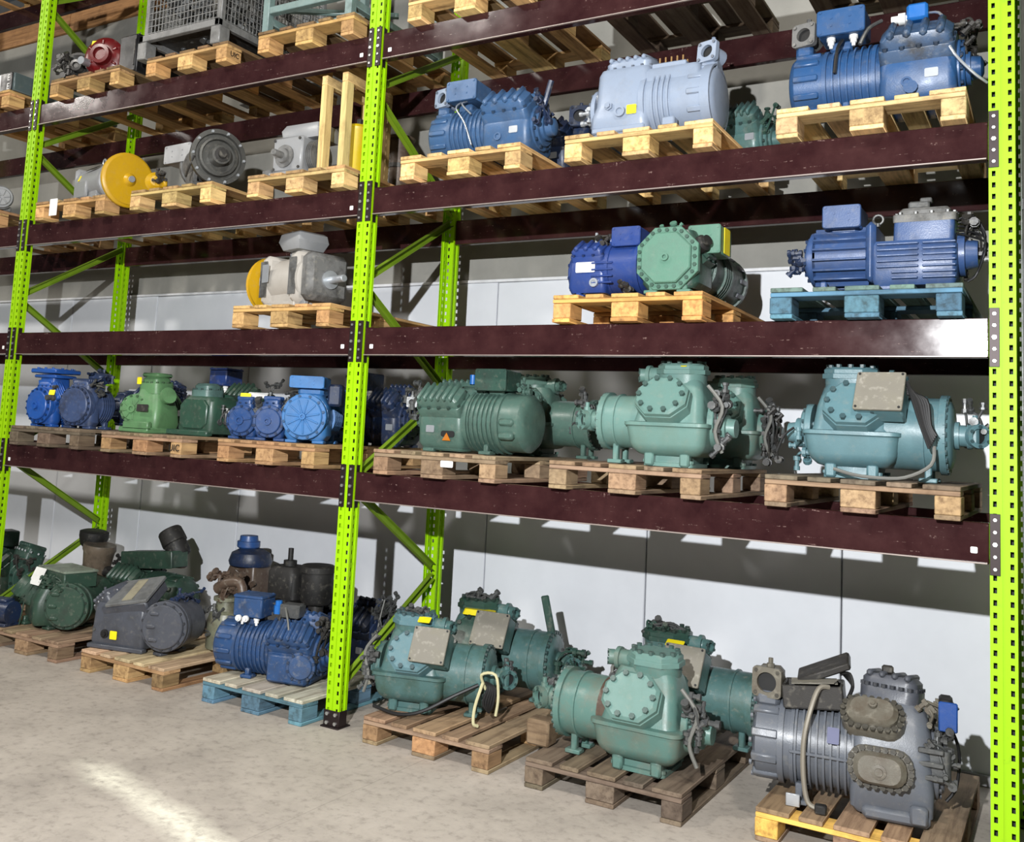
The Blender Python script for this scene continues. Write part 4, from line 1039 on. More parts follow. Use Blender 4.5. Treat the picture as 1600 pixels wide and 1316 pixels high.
# ---- compressor seen end-on: a bolted disc faces the aisle, barrel runs back, heads on top
def endon(name, label, pal, x, y, rz, mat, R=.14, L=.5, zc=None, spokes=0, nb=14, topbox=True, nfin=5, heads=1, scale=1.0, group=None, toplab=None, topw=.18, inner=.8, poly=None, fit=8, cat='compressor', topz=.0, hr=4, hub=.03, z=0.0):
    m = Mach(name, label, cat, pal, x, y, rz, mat, group, z, scale); zc = zc or R + .02
    m.disc((0, 0, zc), (0, -1, 0), R, .035, nb, spokes, poly, hub=hub, inner=inner)
    m.barrel((0, L, zc), (0, .0, zc), R * .93, rings=((.2, .03, .01), (.9, .02, .008)), dome=.03)
    m.fins((0, L * .42, zc), (0, 1, 0), R * .92, nfin, .024, .016, .009)
    m.p('crankcase', MB().loft([(.02, 0, L * .22, R * .8, L * .17, .03), (.05, 0, L * .22, R * .95, L * .19, .04), (zc + R * .5, 0, L * .22, R * .9, L * .18, .05), (zc + R * .95, 0, L * .22, R * .6, L * .16, .05)]))
    for a in range(heads):
        sx = (0, 1, -1)[a]
        m.head((sx * R * .7, L * .22, zc + R * (.9 if sx == 0 else .62)), (sx * .8, 0, 1 if sx == 0 else .6), L * .34, R * 1.2, .055, hr, 10, cr=.025, up=(1, 0, 0) if sx == 0 else (0, 0, 1))
    if topbox:
        m.box('box_pedestal', (0, L * .3, zc + R + .01), (topw * .6, .12, .06), .015)
        m.tbox((0, L * .28, zc + R + .075 + topz), (topw, .17, .085))
    for xx in (-R * .6, R * .6):
        for yy in (.06, L * .75): m.foot(xx, yy, .06)
    if fit: m.fittings((R * .9, L * .3, zc + R * .6), (.06, .2, .14), fit)
    return m

# ================= first level, middle bay
m = endon('semi_hermetic_compressor', 'bright blue compressor with a flat square top flange, leftmost on the first level', 'M', -.27, .14, 2, M1B, R=.14, L=.28, nb=16, topbox=False, heads=2, hub=.03, fit=6)
m.p('neck', MB().loft([(.28, 0, .12, .09, .09, .04), (.40, 0, .12, .08, .08, .03)])); m.p('top_flange', MB().box((0, .12, .425), (.29, .24, .035), .008).box((.0, .12, .385), (.25, .20, .025), .008))
m.p('flange_bolts', MB().at(TR((0, .12, .4425))).bolts(perim(rrect(.27, .22, .01, 1), 10, .9), 0, .010, .010))
m.plate((.14, -.01, .26), (.3, -1, .3), .05, .04, YELLOW, 'yellow_tag')
m = endon('semi_hermetic_compressor', 'dusty blue compressor with a large scalloped round cover, second from the left', 'M', .05, .22, 10, M2B, R=.152, L=.30, nb=20, topbox=False, heads=1, hub=0, inner=.86, spokes=0)
m.box('top_valve', (.02, .20, .40), (.14, .12, .06), .02); m.fittings((.08, .2, .38), (.2, .16, .08), 14, DBLUE)
m = semi('semi_hermetic_compressor', 'dark blue compressor behind the dusty blue one, ribbed and grimy', 'M', .10, .88, 4, DBLUE, L=.62, R=.14, box=False, valve=False, fitmat=DBLUE)

m = Mach('semi_hermetic_compressor', 'light green compressor with spoked round cover and fins on the UIC pallet', 'compressor', 'N', -.20, .28, 0, N1G)
m.disc((-.11, -.09, .165), (.38, -1, .06), .105, .03, 12, spokes=8, hub=.03)
m.barrel((-.24, .32, .165), (-.115, -.05, .165), .115, rings=((.05, .02, .01),), dome=.03)
m.fins((-.15, .09, .165), (-.32, .947, 0), .135, 7, .032, .024, .010)
m.p('crankcase', MB().at(TR((-.03, 0, 0), 0, 0, math.radians(10))).loft([(.03, 0, .03, .12, .13, .03), (.07, 0, .03, .135, .14, .04), (.18, 0, .03, .13, .13, .05), (.26, 0, .03, .10, .10, .05), (.31, 0, .03, .09, .09, .04)]))
m.p('base_foot', MB().box((-.04, .0, .02), (.30, .30, .04), .008).box((-.02, -.13, .05), (.26, .04, .06), .008))
m.head((-.03, .03, .335), (0, -.05, 1), .20, .19, .07, 0, 14, cr=.05, skirt=.05)
m.box('head_step', (-.03, .03, .415), (.17, .15, .03), .012)
m.plate((-.105, -.066, .37), (0, -1, 0), .045, .05, YELLOW, 'yellow_tag')
m.plate((.02, -.128, .175), (.15, -1, .1), .10, .05, DARKM, 'nameplate')
m.p('side_elbow', MB().lathe((.06, .02, .25), (.9, -.2, .3), [(0, .05), (.06, .05), (.062, .06), (.08, .06)], 14))
m = semi('semi_hermetic_compressor', 'army green compressor with a blue-lidded box behind the light green one', 'N', .0, .93, 0, SGR, L=.66, R=.15, zc=.19, lid='top', boxmat=P_('lid_blue', (40, 70, 140)), valve=False, top=False)
m = Mach('semi_hermetic_compressor', 'bottle green upright compressor with paler round cap, first level', 'compressor', 'N', .245, .40, 0, N2G)
m.p('crankcase', MB().loft([(.02, 0, 0, .15, .15, .03), (.05, 0, 0, .165, .165, .04), (.24, 0, 0, .155, .155, .06), (.275, 0, 0, .13, .13, .06)]))
m.box('base_rail', (-.05, -.15, .02), (.40, .06, .04)); m.box('base_rail', (-.05, .15, .02), (.40, .06, .04))
m.head((-.04, -.01, .30), (0, -.03, 1), .19, .19, .07, 0, 10, cr=.06, mat=P_('pale_teal_cap', (112, 150, 142), wear=.3), skirt=.04)
m.plate((-.10, -.168, .15), (0, -1, 0), .10, .04, GREYM)
m.fittings((.16, -.05, .15), (.05, .10, .10), 8, GREYM)
m.p('side_cover', MB().at(FR((0, -.155, .15), (0, -1, 0))).slab(octo(.26, .20, .04), 0, .02, .006))
m.barrel((.03, .22, .16), (.03, .10, .16), .14)

m = endon('semi_hermetic_compressor', 'deep blue compressor with yellow tag, left of three round-ended ones', 'O', -.38, .18, 22, OB2, R=.105, L=.36, spokes=3, nb=10, topbox=False, heads=1, scale=.98, fit=12)
m.plate((0, .04, .285), (0, -1, .15), .075, .05, YELLOW, 'yellow_tag')
m.plate((.06, .10, .30), (0, -.6, .8), .14, .06, WHITE, 'nameplate')
m = endon('semi_hermetic_compressor', 'deep blue compressor with plain round cover, middle of three round-ended ones', 'O', -.14, .18, 26, OB2, R=.105, L=.36, spokes=0, nb=10, topbox=False, heads=1, hub=.025, fit=12)
m = semi('semi_hermetic_compressor', 'blue ribbed compressor lying behind the two round deep blue covers', 'O', -.30, .90, 0, OB, L=.42, R=.12, box=False, valve=False, scale=.95)
m.fittings((-.1, -.12, .34), (.3, .06, .06), 14, GREYM)
m = endon('semi_hermetic_compressor', 'sky blue compressor with radial spoked cover and square junction box', 'O', .16, .17, 24, OB, R=.145, L=.48, spokes=11, nb=12, topbox=False, heads=0, nfin=9, inner=.84, hub=.02, fit=0)
m.p('neck', MB().box((0, .16, .33), (.17, .14, .07), .02)); m.tbox((-.01, .13, .385), (.22, .17, .075))
m.box('side_valve', (.17, .10, .31), (.09, .10, .14), .015, mat=DBLUE); m.head((.10, .42, .30), (.5, 0, .86), .22, .16, .05, 4, 8, up=(0, 1, 0))
m = semi('semi_hermetic_compressor', 'black-blue compressor seen through the brace right of the middle upright', 'O', .24, .88, 0, DBLUE, L=.52, R=.15, zc=.18, fit=14, valvemat=GREYM)
m.flange((.34, -.14, .30), (.6, -1, .1), .07, .02, .06, mat=GREYM)

# ================= floor, middle bay
m = Mach('semi_hermetic_compressor', 'dark green compressor with pale box lid and white paper, far left on floor', 'compressor', 'S', .02, .32, 0, SGR)
m.disc((.17, -.11, .19), (.55, -1, .0), .165, .04, 14, inner=.86)
m.ribs((.175, -.12, .19), (.55, -1, 0), .10, .05, 3, .015, .05, 60, 120, name='cover_rib')
m.pads((.17, -.11, .19), (.55, -1, .0), [(-.075, -.085), (-.09, 0), (-.075, .085)], (.075, .036, .10))
m.barrel((-.08, .35, .19), (.16, -.09, .19), .155, rings=((.9, .03, .01),), dome=.03)
m.p('crankcase', MB().at(TR((-.16, .02, 0), 0, 0, math.radians(-28))).loft([(.03, 0, 0, .20, .15, .03), (.06, 0, 0, .22, .165, .04), (.2, 0, 0, .22, .165, .05), (.29, 0, 0, .2, .12, .05)]))
m.head((-.33, -.08, .24), (-.35, -.75, .6), .28, .17, .06, 7, 12, cr=.03)
m.tbox((-.02, .02, .365), (.40, .26, .11), rz=-10, lid='top', lidmat=P_('pale_green_lid', (152, 166, 148), wear=.5)); m.fittings((.03, -.12, .345), (.32, .05, .07), 18, SGR)
m.plate((-.17, -.125, .365), (-.15, -1, .45), .15, .13, WHITE, 'paper_sheet')
m.cable([(-.2, -.14, .30), (-.23, -.17, .2), (-.24, -.18, .10), (-.26, -.18, .01)], .005, SGR)
for xx, yy in ((-.30, -.10), (-.02, -.10), (-.2, .16), (.05, .16)): m.foot(xx, yy, .06)
m = semi('semi_hermetic_compressor', 'grimy dark green compressor behind, with yellowed paper, at far left', 'S0', .08, .70, -14, DGRN, L=.62, R=.16, zc=.20, boxz=.04, valve=False, fitmat=DARKM, scale=1.1)
m.plate((-.06, -.20, .36), (-.1, -1, .4), .09, .13, P_('old_paper', (196, 188, 160), wear=.3), 'paper_sheet')
m = Mach('small_compressor', 'small dark blue compressor with a pale label at the left edge of floor', 'compressor', 'S', -.36, .075, 12, DBLUE)
m.barrel((-.12, 0, .095), (.10, 0, .095), .085); m.plate((.02, -.086, .10), (0, -1, 0), .08, .06, SILVER); m.box('base_foot', (0, 0, .012), (.2, .14, .024), .004); m.box('top_cover', (0, 0, .18), (.14, .10, .03), .01)

# suction filters and valves standing on the rear machines
m = semi('semi_hermetic_compressor', 'dark green compressor with long box and black capped filter, rear floor row', 'S', .30, .92, 0, SGR, L=.66, R=.155, zc=.21, box=False, valve=False, scale=1.05, fitmat=DARKM, flip=-1)
m.tbox((-.02, .0, .46), (.52, .16, .12), ry=-6, mat=SGR)
m.p('filter_neck', MB().lathe((.16, .06, .42), (.1, 0, 1), [(0, .06), (.10, .055)], 14), RUSTY)
m.p('suction_filter', MB().lathe((.18, .06, .50), (-.55, -.1, .8), [(0, .075), (.02, .085), (.10, .085), (.104, .094), (.13, .094), (.20, .09), (.215, .08)], 20), BLACKP)
m = Mach('suction_stop_valve', 'tall rusty black flanged suction valve behind the dark green compressor', 'valve', 'S', -.22, .76, 0, RUSTY)
m.p('stand_pipe', MB().lathe((0, 0, 0), (0, 0, 1), [(0, .10), (.02, .10), (.021, .06), (.24, .055)], 18))
m.p('valve_body', MB().lathe((.0, 0, .24), (.12, 0, 1), [(0, .06), (.04, .095), (.26, .12), (.28, .13), (.32, .125)], 20), P_('brown_grey_iron', (136, 120, 102), wear=.5))
m.p('black_cap', MB().lathe((-.13, .06, .50), (.1, 0, 1), [(0, .06), (.04, .10), (.10, .115), (.14, .115), (.15, .09)], 20), BLACKP)
m.p('side_pipe', MB().tube([(-.09, .02, .48), (-.13, .05, .38), (-.10, .06, .22), (-.02, .04, .14)], .05, 12), BLACKP)
m.p('elbow', MB().tube([(.05, 0, .34), (.14, .02, .36), (.22, .03, .33)], .04, 12), BLACKP)
m.p('valve_handle', MB().box((.20, .0, .38), (.16, .03, .03), .008), BLACKP)

m = Mach('semi_hermetic_compressor', 'slate grey compressor with tilted lid, white label and small yellow tag, on floor', 'compressor', 'T', -.08, .30, 0, SLATE)
m.p('crankcase', MB().at(TR((-.17, -.02, 0), 0, 0, math.radians(14))).loft([(.02, 0, 0, .20, .15, .02), (.05, 0, 0, .21, .165, .03), (.26, 0, 0, .20, .155, .03), (.30, 0, 0, .19, .14, .03)]))
m.disc((.24, -.10, .20), (.40, -1, 0), .165, .04, 14, inner=.87); m.barrel((.16, .18, .20), (.235, -.08, .20), .155, rings=((.9, .03, .01),))
m.pads((.24, -.10, .20), (.40, -1, 0), [(-.06, -.085), (-.08, 0), (-.06, .085)], (.075, .036, .10))
M_ = TR((-.13, -.06, .355), math.radians(27), math.radians(-12), math.radians(14))
o = m.p('terminal_box', MB().at(M_).box((0, 0, -.03), (.36, .28, .09), .012)); l = m.p('box_lid', MB().at(M_ @ Matrix.Translation((.03, 0, .015))).slab(rrect(.33, .29, .01, 2), 0, .02, .005), P_('lid_slate', (140, 142, 142), wear=.35), o)
m.p('paper_sheet', MB().at(M_ @ Matrix.Translation((.03, 0, .036))).slab(rrect(.08, .24, .003, 1), 0, .003), P_('old_paper', (196, 188, 160), wear=.3), l)
m.head((-.33, -.05, .31), (-.55, -.2, .8), .22, .24, .05, 4, 12, up=(0, 1, .4)); m.fittings((-.36, -.10, .30), (.08, .14, .08), 10, SLATE)
m.plate((-.14, -.195, .10), (.25, -1, 0), .055, .055, YELLOW, 'warning_sticker'); m.p('oil_plug', MB().lathe((-.22, -.195, .10), (.2, -1, 0), [(0, .03), (.016, .03), (.016, .018), (.03, .017)], 12), BLACKP)
m.p('oil_plug', MB().lathe((-.31, -.20, .12), (.2, -1, 0), [(0, .02), (.016, .02), (.016, .012), (.03, .011)], 10), GREYM)
m.p('base_rail', MB().at(TR((-.17, -.02, 0), 0, 0, math.radians(14))).box((0, -.15, .015), (.44, .06, .03), .006))
m.fittings((.24, .08, .36), (.16, .20, .10), 22, DBLUE)
m.foot(.18, -.06, .06); m.foot(.16, .12, .06)
m = Mach('oil_separator', 'grimy pale green vertical separator with rusty pipes, rear floor row', 'separator', 'T', .28, .66, 0, P_('pale_green_grime', (140, 142, 118), wear=.7, grime=(70, 62, 50)))
m.p('vessel', MB().lathe((-.02, 0, 0), (0, 0, 1), [(0, .10), (.015, .125), (.20, .125), (.25, .11), (.27, .075), (.33, .07), (.335, .09), (.36, .09)], 22))
m.p('rusty_manifold', MB().tube([(-.10, -.02, .40), (.0, -.02, .46), (.10, .0, .46), (.13, 0, .32), (.12, 0, .10)], .035, 12), RUSTY)
m.fittings((-.06, -.02, .44), (.22, .12, .14), 22, RUSTY, r=(.012, .026)); m.fittings((-.02, -.10, .2), (.18, .04, .22), 12)
m = Mach('valve_assembly', 'dark brown valve block with bright blue cap nut, against the wall', 'valve', 'T', .16, .98, 0, RUSTY)
m.p('pedestal', MB().loft([(0, 0, 0, .14, .11, .03), (.30, 0, 0, .12, .10, .03)]), DARKM)
m.p('valve_body', MB().loft([(.30, 0, 0, .13, .10, .03), (.48, 0, 0, .14, .11, .03), (.56, 0, 0, .12, .09, .03)]))
m.p('shoulder', MB().lathe((0, 0, .54), (0, 0, 1), [(0, .15), (.03, .16), (.09, .14), (.12, .08)], 20), DBLUE)
m.p('blue_cap', MB().lathe((-.03, 0, .65), (0, 0, 1), [(0, .06), (.02, .085), (.06, .085), (.062, .07), (.10, .065)], 16), P_('cap_blue', (50, 96, 166), wear=.25))
m.fittings((0, -.10, .45), (.22, .05, .18), 14, RUSTY, r=(.012, .024))

m = semi('semi_hermetic_compressor', 'blue compressor with white cable glands on the blue pallet, floor', 'U', -.11, .31, 14, UBL, L=.74, R=.15, zc=.175, hr=6, fit=22, fitmat=DARKM, valve=False, nr=11, lid='top', boxz=.05, nfin=6, sump=True)
m.p('relief_valve', MB().lathe((.02, -.02, .39), (0, 0, 1), [(0, .03), (.05, .03), (.052, .022), (.08, .022)], 8), P_('coil_blue', (40, 130, 225), wear=.05))
m.tbox((.12, -.01, .42), (.13, .09, .08), mat=GREYM); m.eye((-.04, .02, .37), .03, GREYM)
for gx in (-.19, -.14): m.p('cable_gland', MB().lathe((gx, -.135, .36), (0, -1, 0), [(0, .02), (.016, .02), (.017, .014), (.03, .012)], 10), WHITE)
m.cable([(.10, -.08, .44), (.16, -.16, .38), (.20, -.18, .28), (.30, -.16, .20), (.28, -.16, .05)], .006, CABLE)
m.disc((.27, -.165, .12), (.3, -1, 0), .09, .03, 10)
m = semi('semi_hermetic_compressor', 'blue compressor behind, with glanded junction box beside the middle upright', 'U', -.03, .95, 0, DBLUE, L=.70, R=.16, zc=.19, fit=30, fitmat=GREYM, valve=False, boxmat=UBL, scale=1.02)
m.fittings((.34, -.05, .40), (.14, .16, .18), 18, GREYM); m.cable([(.36, -.10, .46), (.35, -.14, .30), (.34, -.16, .10), (.36, -.18, .02)], .005, CABLE)
m = Mach('suction_filter', 'matte black canister with a thin neck, left of two behind the blue compressor', 'filter', 'U', -.30, .64, 0, BLACKP)
m.p('pedestal', MB().lathe((0, 0, 0), (0, 0, 1), [(0, .08), (.02, .08), (.021, .05), (.42, .05)], 16), DARKM)
m.p('canister', MB().loft([(.40, 0, 0, .10, .09, .04), (.43, 0, 0, .125, .11, .05), (.60, 0, 0, .125, .11, .05), (.635, 0, 0, .10, .09, .05)]))
m.p('neck', MB().lathe((-.01, 0, .63), (0, 0, 1), [(0, .045), (.04, .045), (.041, .018), (.12, .018)], 12))
m = Mach('suction_filter', 'matte black flat-topped canister, right of two behind the blue compressor', 'filter', 'U', -.05, .62, 0, BLACKP, z=0.0)
m.p('pedestal', MB().lathe((0, 0, 0), (0, 0, 1), [(0, .08), (.02, .08), (.021, .05), (.44, .05)], 16), DARKM)
m.p('canister', MB().lathe((0, 0, .42), (0, 0, 1), [(0, .09), (.02, .105), (.20, .105), (.204, .118), (.24, .118), (.25, .10)], 22))

# ================= electric motors and other goods, middle bay above
def motor(name, label, pal, x, y, rz, mat, R=.15, L=.42, zc=.18, tb=(0, .0, .24, .16, .13), grille=True, cat='motor', feet=True, z=0.0):
    m = Mach(name, label, cat, pal, x, y, rz, mat, None, z)
    m.barrel((-L / 2, 0, zc), (L / 2, 0, zc), R, rings=((.06, .03, .012), (.94, .03, .012)), dome=.012, dome2=.012)
    if feet:
        for s_ in (-1, 1): m.box('foot_rail', (0, s_ * R * .75, .02), (L * .8, .06, .04), .006); m.box('web', (0, s_ * R * .72, zc * .45), (L * .6, .03, zc * .8), .005)
    if tb:
        m.box('box_pedestal', (tb[0], tb[1], zc + R + .01), (tb[2] * .6, .12, .05), .01); m.tbox((tb[0], tb[1] - .02, zc + R + .03 + tb[4] / 2), (tb[2], tb[3], tb[4]), mat=mat)
    return m
# big motor alone on the second level
m = motor('electric_motor', 'big grey electric motor with yellow belt pulley, alone on middle second level', 'J', -.13, .32, -16, BEIGE, R=.165, L=.46, zc=.19, tb=None)
m.box('box_pedestal', (.05, .0, .365), (.14, .14, .05), .012)
mb_ = MB().at(TR((.05, -.02, .445))); mb_.loft([(-.055, 0, 0, .095, .10, .012), (.0, 0, 0, .125, .12, .012), (.05, 0, 0, .115, .11, .012), (.062, 0, 0, .10, .095, .012)], 2); m.p('terminal_box', mb_, MGREY)
for xx in (-.17, .175):
    g = m.p('vent_band', MB().box((xx, 0, .195), (.085, .345, .335), .03)); s_ = MB()
    for i in range(9):
        s_.box((xx - .034 + .0085 * i, -.174, .20), (.0035, .010, .24), 0)
    m.p('vent_louvres', s_, DUSTY, g)
m.plate((-.13, -.185, .235), (0, -1, 0), .075, .12, SILVER, 'rating_plate'); m.eye((-.07, -.02, .35), .026, MGREY)
m.box('end_bell', (.285, 0, .195), (.12, .31, .31), .035, mat=DUSTY); m.p('shaft', MB().lathe((.34, -.0, .18), (1, 0, 0), [(0, .06), (.02, .06), (.021, .024), (.16, .024), (.165, .02)], 16), SILVER)
m.p('belt_pulley', MB().lathe((-.36, 0, .19), (1, 0, 0), [(0, .06), (.001, .185), (.012, .20), (.016, .188), (.04, .186), (.044, .20), (.056, .20), (.060, .17), (.075, .05)], 36), PULY)
m.p('shaft_stub', MB().cyl((-.33, 0, .19), (-.22, 0, .19), .03), DARKM); m.p('side_bar', MB().box((.0, -.10, .03), (.5, .03, .03), .004), MGREY)

m = motor('electric_motor', 'light grey motor with flat yellow pulley, leftmost on the middle third level', 'D', .07, .24, -14, MGREY, R=.135, L=.42, zc=.15, tb=None)
m.p('belt_pulley', MB().lathe((.38, 0, .13), (1, 0, 0), [(0, .05), (.001, .185), (.008, .205), (.03, .205), (.038, .195), (.042, .17), (.046, .17), (.050, .185), (.052, .05), (.06, .045), (.075, .03)], 40), PULY)
m.p('shaft', MB().cyl((.2, 0, .15), (.47, 0, .13), .024), SILVER); m.eye((.02, -.02, .29), .024, SILVER)
m.plate((-.17, -.125, .20), (0, -1, .4), .04, .05, YELLOW, 'yellow_tag'); m.plate((-.02, -.09, .265), (0, -.6, .8), .16, .05, DARKM, 'rating_plate')
m.box('shroud', (-.225, 0, .15), (.05, .27, .28), .05); m.box('side_cover', (-.10, -.13, .10), (.20, .03, .13), .01)
m = motor('brake_motor', 'dark motor with ring-shaped brake face and grey terminal box, third level', 'E', .10, .24, -28, DUSTY, R=.15, L=.34, zc=.205, tb=None)
m.tbox((-.22, -.08, .29), (.28, .20, .13), rz=24, mat=MGREY); m.box('box_arm', (-.14, .0, .21), (.18, .12, .08), .02)
F = FR((.20, 0, .205), (1, 0, 0)); m.p('brake_ring', MB().at(F).lathe((0, 0, 0), (0, 0, 1), [(0, .19), (.05, .195), (.052, .165), (.03, .16), (.03, .14), (.06, .135), (.062, .12), (.04, .115), (.04, .07), (.12, .065), (.122, .045), (.10, .04)], 36), P_('brake_steel', (112, 112, 108), rough=.35, wear=.4, metal=.5))
m.p('brake_bolts', MB().at(F).bolts(circ(.178, 10), .05, .010, .012), SILVER); m.p('brake_hub', MB().at(F).lathe((0, 0, .10), (0, 0, 1), [(0, .05), (.03, .05), (.031, .03), (.05, .028)], 14), DARKM)
m.p('spring_tail', MB().tube([(.16, -.19, .05), (.22, -.19, .10), (.26, -.17, .18)], .008, 7), DARKM)
m = Mach('yellow_hub', 'small yellow hub lying beside the ring-faced brake motor', 'hub', 'E', -.24, .10, -20, PULY)
m.p('rim', MB().lathe((-.05, 0, .075), (1, -.3, .1), [(0, .03), (.001, .07), (.015, .075), (.03, .06), (.05, .04)], 20)); m.p('arm', MB().box((.03, .02, .05), (.14, .03, .05), .01)); m.box('pad', (0, 0, .006), (.14, .10, .012), .003)
m.fittings((.06, 0, .09), (.08, .06, .05), 8, DARKM)

m = Mach('gearmotor', 'grey square gearbox with stub shaft on the pallet left of the timber crate', 'motor', 'F', -.13, .18, 0, MGREY)
m.p('gear_housing', MB().box((0, 0, .135), (.25, .24, .235), .014)); m.box('base_foot', (0, 0, .010), (.28, .26, .02), .004)
m.p('output_flange', MB().at(FR((-.015, -.12, .12), (0, -1, 0))).lathe((0, 0, 0), (0, 0, 1), [(0, .075), (.012, .075), (.014, .05), (.03, .045), (.032, .022), (.11, .022), (.115, .018)], 18), P_('flange_grey', (140, 140, 138), wear=.4))
mb_ = MB().at(TR((.05, .05, .29))); mb_.loft([(-.04, 0, 0, .15, .11, .012), (.02, 0, 0, .16, .12, .012), (.06, 0, 0, .14, .10, .012)], 2); m.p('terminal_box', mb_)
m.p('housing_bolts', MB().at(FR((0, -.12, .135), (0, -1, 0))).bolts([(a * .105, b * .095) for a in (-1, 1) for b in (-1, 1)], 0, .010, .008), DARKM)
m.fins((.145, 0, .13), (1, 0, 0), .09, 4, .014, .02, .006, DUSTY)
m.p('hold_down', MB().box((-.19, -.05, .03), (.08, .10, .05), .01), DUSTY)
cr = Mach('timber_crate_frame', 'open timber crate frame of pale posts and rails beside the middle upright', 'crate', 'F', .235, .12, 0, WOODZ)
def stick(n, c, d, mat_, o=cr):
    q = o.p(n, MB().box((0, 0, 0), d, .003), mat_); q.location = c; q.color = jit((226, 192, 132), .06)
for xx, yy in ((-.11, 0), (.055, 0), (-.11, .42), (.055, .42)): stick('post', (xx, yy, .285), (.045, .07, .57), WOODZ)
for xx in (-.11, .055):
    stick('rail', (xx, .21, .60), (.045, .49, .06), WOODY); stick('rail', (xx, .21, .012), (.045, .34, .022), WOODY)
stick('rail', (-.03, .42, .44), (.12, .05, .05), WOODX); stick('rail', (-.03, .0, .012), (.11, .07, .022), WOODX)
m = Mach('cable_drum', 'bright yellow drum standing inside the timber crate frame', 'drum', 'F', .205, .335, 0, DRUMY)
m.p('shell', MB().lathe((0, .02, .026), (0, 0, 1), [(0, .09), (.01, .104), (.03, .101), (.29, .101), (.31, .104), (.33, .09)], 24)); m.plate((-.02, -.082, .19), (0, -1, 0), .05, .13, WHITE, 'label'); m.p('bung', MB().cyl((.03, 0, .355), (.03, 0, .40), .02), DARKM)
m = Mach('rope_reel', 'brown banded reel beyond the brace right of the middle upright', 'reel', 'F', .24, .78, 0, RUSTY)
m.p('reel_body', MB().lathe((0, 0, .02), (0, 0, 1), [(0, .10), (.02, .11), (.022, .085), (.36, .085), (.362, .11), (.38, .11)], 18)); m.p('band', MB().lathe((0, 0, .18), (0, 0, 1), [(0, .09), (.03, .09)], 18), DARKM)

# ---- fourth level, middle bay
m = Mach('coupling_disc', 'dark oily disc-shaped coupling beside the red one, fourth level', 'coupling', 'G', -.24, .10, 30, DARKM)
m.p('disc', MB().lathe((0, .08, .125), (0, -1, 0), [(0, .10), (.02, .12), (.05, .12), (.055, .10), (.04, .07), (.04, .05), (.10, .045), (.102, .025), (.09, .02)], 24))
m.p('arm', MB().box((-.10, .06, .14), (.10, .08, .06), .014)); m.box('base', (0, .04, .012), (.18, .12, .024), .004); m.fittings((-.10, .02, .12), (.10, .08, .18), 14, DARKM, r=(.012, .022))
m = Mach('pump_wheel', 'glossy crimson round pump casing with yellow tag, fourth level', 'pump', 'G', .05, .10, 26, REDP)
m.p('casing', MB().lathe((0, .10, .165), (0, -1, 0), [(0, .12), (.02, .155), (.05, .16), (.06, .15), (.085, .12), (.09, .08), (.14, .075), (.142, .05), (.12, .045)], 28)); m.ribs((0, .02, .165), (0, -1, 0), .11, .03, 6, .02, .02)
m.plate((-.07, .03, .26), (0, -1, .2), .06, .06, YELLOW, 'yellow_tag'); m.box('base_foot', (0, .08, .010), (.24, .16, .02), .004); m.p('spigot', MB().cyl((-.11, .04, .11), (-.13, -.06, .10), .03), SILVER)
m = Mach('control_box', 'plain black metal box right of the crimson pump casing', 'box', 'G', .30, .36, 0, BOXBLK)
m.box('casing', (0, 0, .15), (.20, .42, .30), .006); m.box('door', (0, -.214, .15), (.18, .010, .28), .004); m.p('hinge', MB().cyl((.08, -.222, .05), (.08, -.222, .25), .006), DARKM)

m = Mach('wire_mesh_cage', 'grey wire mesh stillage cage standing on a pallet at the top', 'cage', 'H', -.10, .0, 0, CAGE)
W_, D_, H_ = .80, 1.16, .78
for xx in (-W_ / 2 + .03, W_ / 2 - .03):
    for yy in (.05, D_ - .05): m.box('leg', (xx, yy, .065), (.09, .10, .13), .006); m.box('corner_post', (xx * 1.0 + (.0 if xx < 0 else 0), yy, .155 + H_ / 2), (.04, .04, H_), .004)
for yy in (.02, D_ - .02): m.box('base_rail', (0, yy, .155), (W_, .04, .05), .004)
for xx in (-W_ / 2 + .02, W_ / 2 - .02): m.box('base_rail', (xx, D_ / 2, .155), (.04, D_, .05), .004)
m.box('base_sheet', (0, D_ / 2, .175), (W_ - .06, D_ - .06, .006), 0, mat=DARKM)
def mesh_side(n, a, b):
    mb = MB(); a = Vector(a); b = Vector(b); L = (b - a).length; d = (b - a) / L; k = int(L / .036)
    for i in range(k + 1):
        p = a + d * (L * i / k); mb.box((p.x, p.y, .18 + H_ / 2), (.005, .005, H_), 0)
    for j in range(int(H_ / .05)):
        p = (a + b) / 2; z = .20 + .05 * j; mb.box((p.x, p.y, z), (abs(b.x - a.x) + .006, abs(b.y - a.y) + .006, .005), 0)
    m.p(n, mb, kind='stuff')
mesh_side('wire_mesh', (-W_ / 2 + .05, .03, 0), (W_ / 2 - .05, .03, 0)); mesh_side('wire_mesh', (W_ / 2 - .03, .07, 0), (W_ / 2 - .03, D_ - .07, 0)); mesh_side('wire_mesh', (-W_ / 2 + .03, .07, 0), (-W_ / 2 + .03, D_ - .07, 0)); mesh_side('wire_mesh', (-W_ / 2 + .05, D_ - .03, 0), (W_ / 2 - .05, D_ - .03, 0))
o = Mach('scrap_parts', 'loose dark metal parts heaped inside the wire mesh cage', 'metal parts', 'H', -.10, .58, 0, GREYM, z=.179)
R_ = random.Random(3); mb = MB()
for i in range(160):
    c = Vector((R_.uniform(-.30, .30), R_.uniform(-.46, .46), R_.uniform(.02, .42)))
    mb.T = TR(c, R_.uniform(0, 3), R_.uniform(0, 3), R_.uniform(0, 3)); mb.box((0, 0, 0), (R_.uniform(.04, .16), R_.uniform(.03, .07), R_.uniform(.02, .05)), .004)
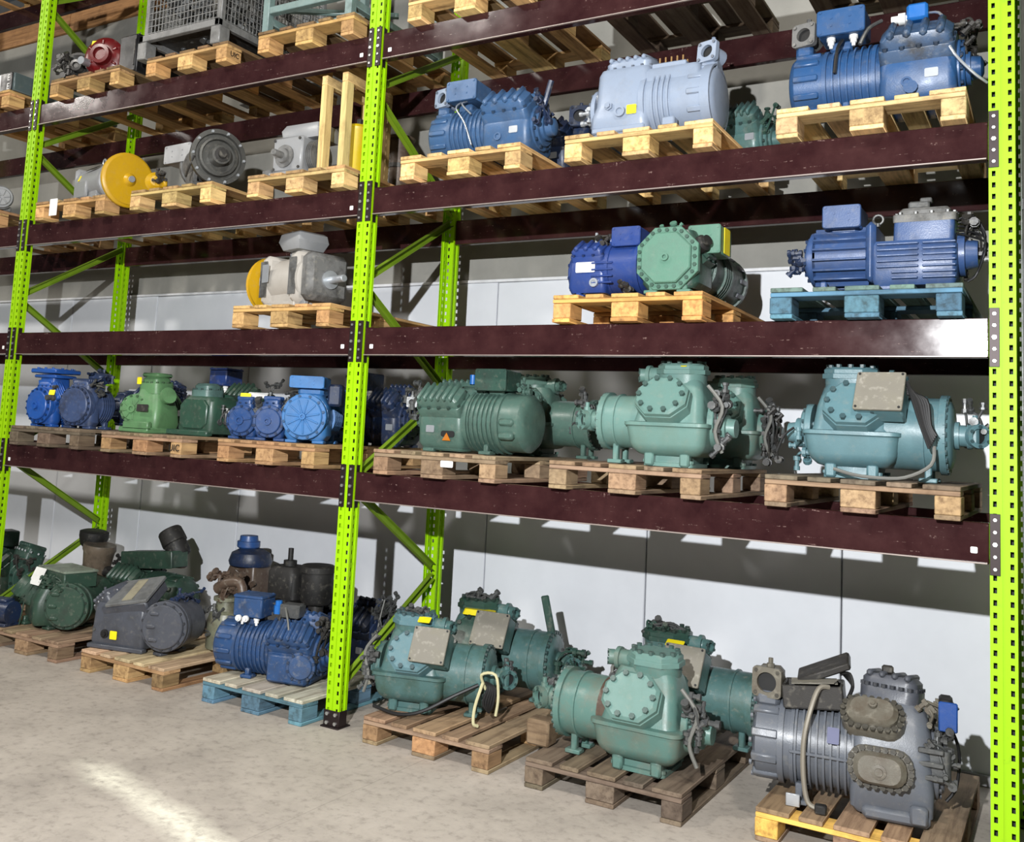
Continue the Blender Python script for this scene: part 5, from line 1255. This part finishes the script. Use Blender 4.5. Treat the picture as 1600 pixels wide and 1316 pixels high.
q = o.p('heap', mb, GREYM, kind='stuff'); o.r['kind'] = 'stuff'

m = Mach('steel_stand', 'grey-green welded steel stand frame on a pallet left of the middle upright', 'stand', 'I', -.02, .03, 0, STAND)
for xx in (-.36, .34):
    for yy in (.03, 1.05): m.box('post', (xx, yy, .35), (.055, .055, .70), .004)
    m.box('side_rail', (xx, .54, .10), (.05, .97, .05), .004)
for yy in (.03, 1.05): m.box('cross_rail', (-.01, yy, .16), (.645, .05, .05), .004)
for yy, zz in ((.30, .13), (.72, .13)): m.box('cross_rail', (-.01, yy, zz), (.645, .05, .05), .004)
m.p('diagonal', MB().tube([(-.33, .10, .20), (.30, .60, .24)], .022, 8)); m.box('upper_rail', (-.01, .03, .45), (.645, .05, .05), .004)

m = Mach('control_cabinet', 'slate grey cabinet lying flat with white front lettered E at left edge', 'cabinet', 'FL', -.0, .02, 0, SLATE2)
m.box('casing', (.0, .52, .075), (.84, 1.04, .15), .006); m.box('front_panel', (-.08, -.006, .075), (.66, .012, .14), .003, mat=WHITE); m.box('dark_strip', (.325, -.006, .075), (.15, .012, .146), .003, mat=BOXBLK)
text('E', .075, FR((.36, -.014, .105), (0, -1, 0)), WHITE, m.r); text('E', .075, FR((.36, -.014, .030), (0, -1, 0)), WHITE, m.r)
m = motor('electric_motor', 'small grey motor with round fan cover at the left photo edge, third level', 'FM', .18, .14, -20, DUSTY, R=.085, L=.5, zc=.10, tb=None)
m.disc((.25, 0, .10), (1, -.1, 0), .085, .02, 0, spokes=6, mat=MGREY)

m = Mach('added_dark_sheet', 'added dark mottled green sheet filling the dark strip beyond the right upright', 'panel', 'X', 0, 0, 0, P_('mottled_dark_green', (34, 58, 26), wear=.8, grime=(10, 12, 10)))
m.r.location = (3.4675, .03, .012)  # invented sheet, added to keep the gap past the upright dark
m.box('sheet', (0, .48, 2.9), (.006, .96, 5.8), .001)
for zz in (.4, 1.6, 2.8, 4.0, 5.2): m.box('edge_clip', (.004, .02, zz), (.010, .03, .05), .002, mat=DARKM)
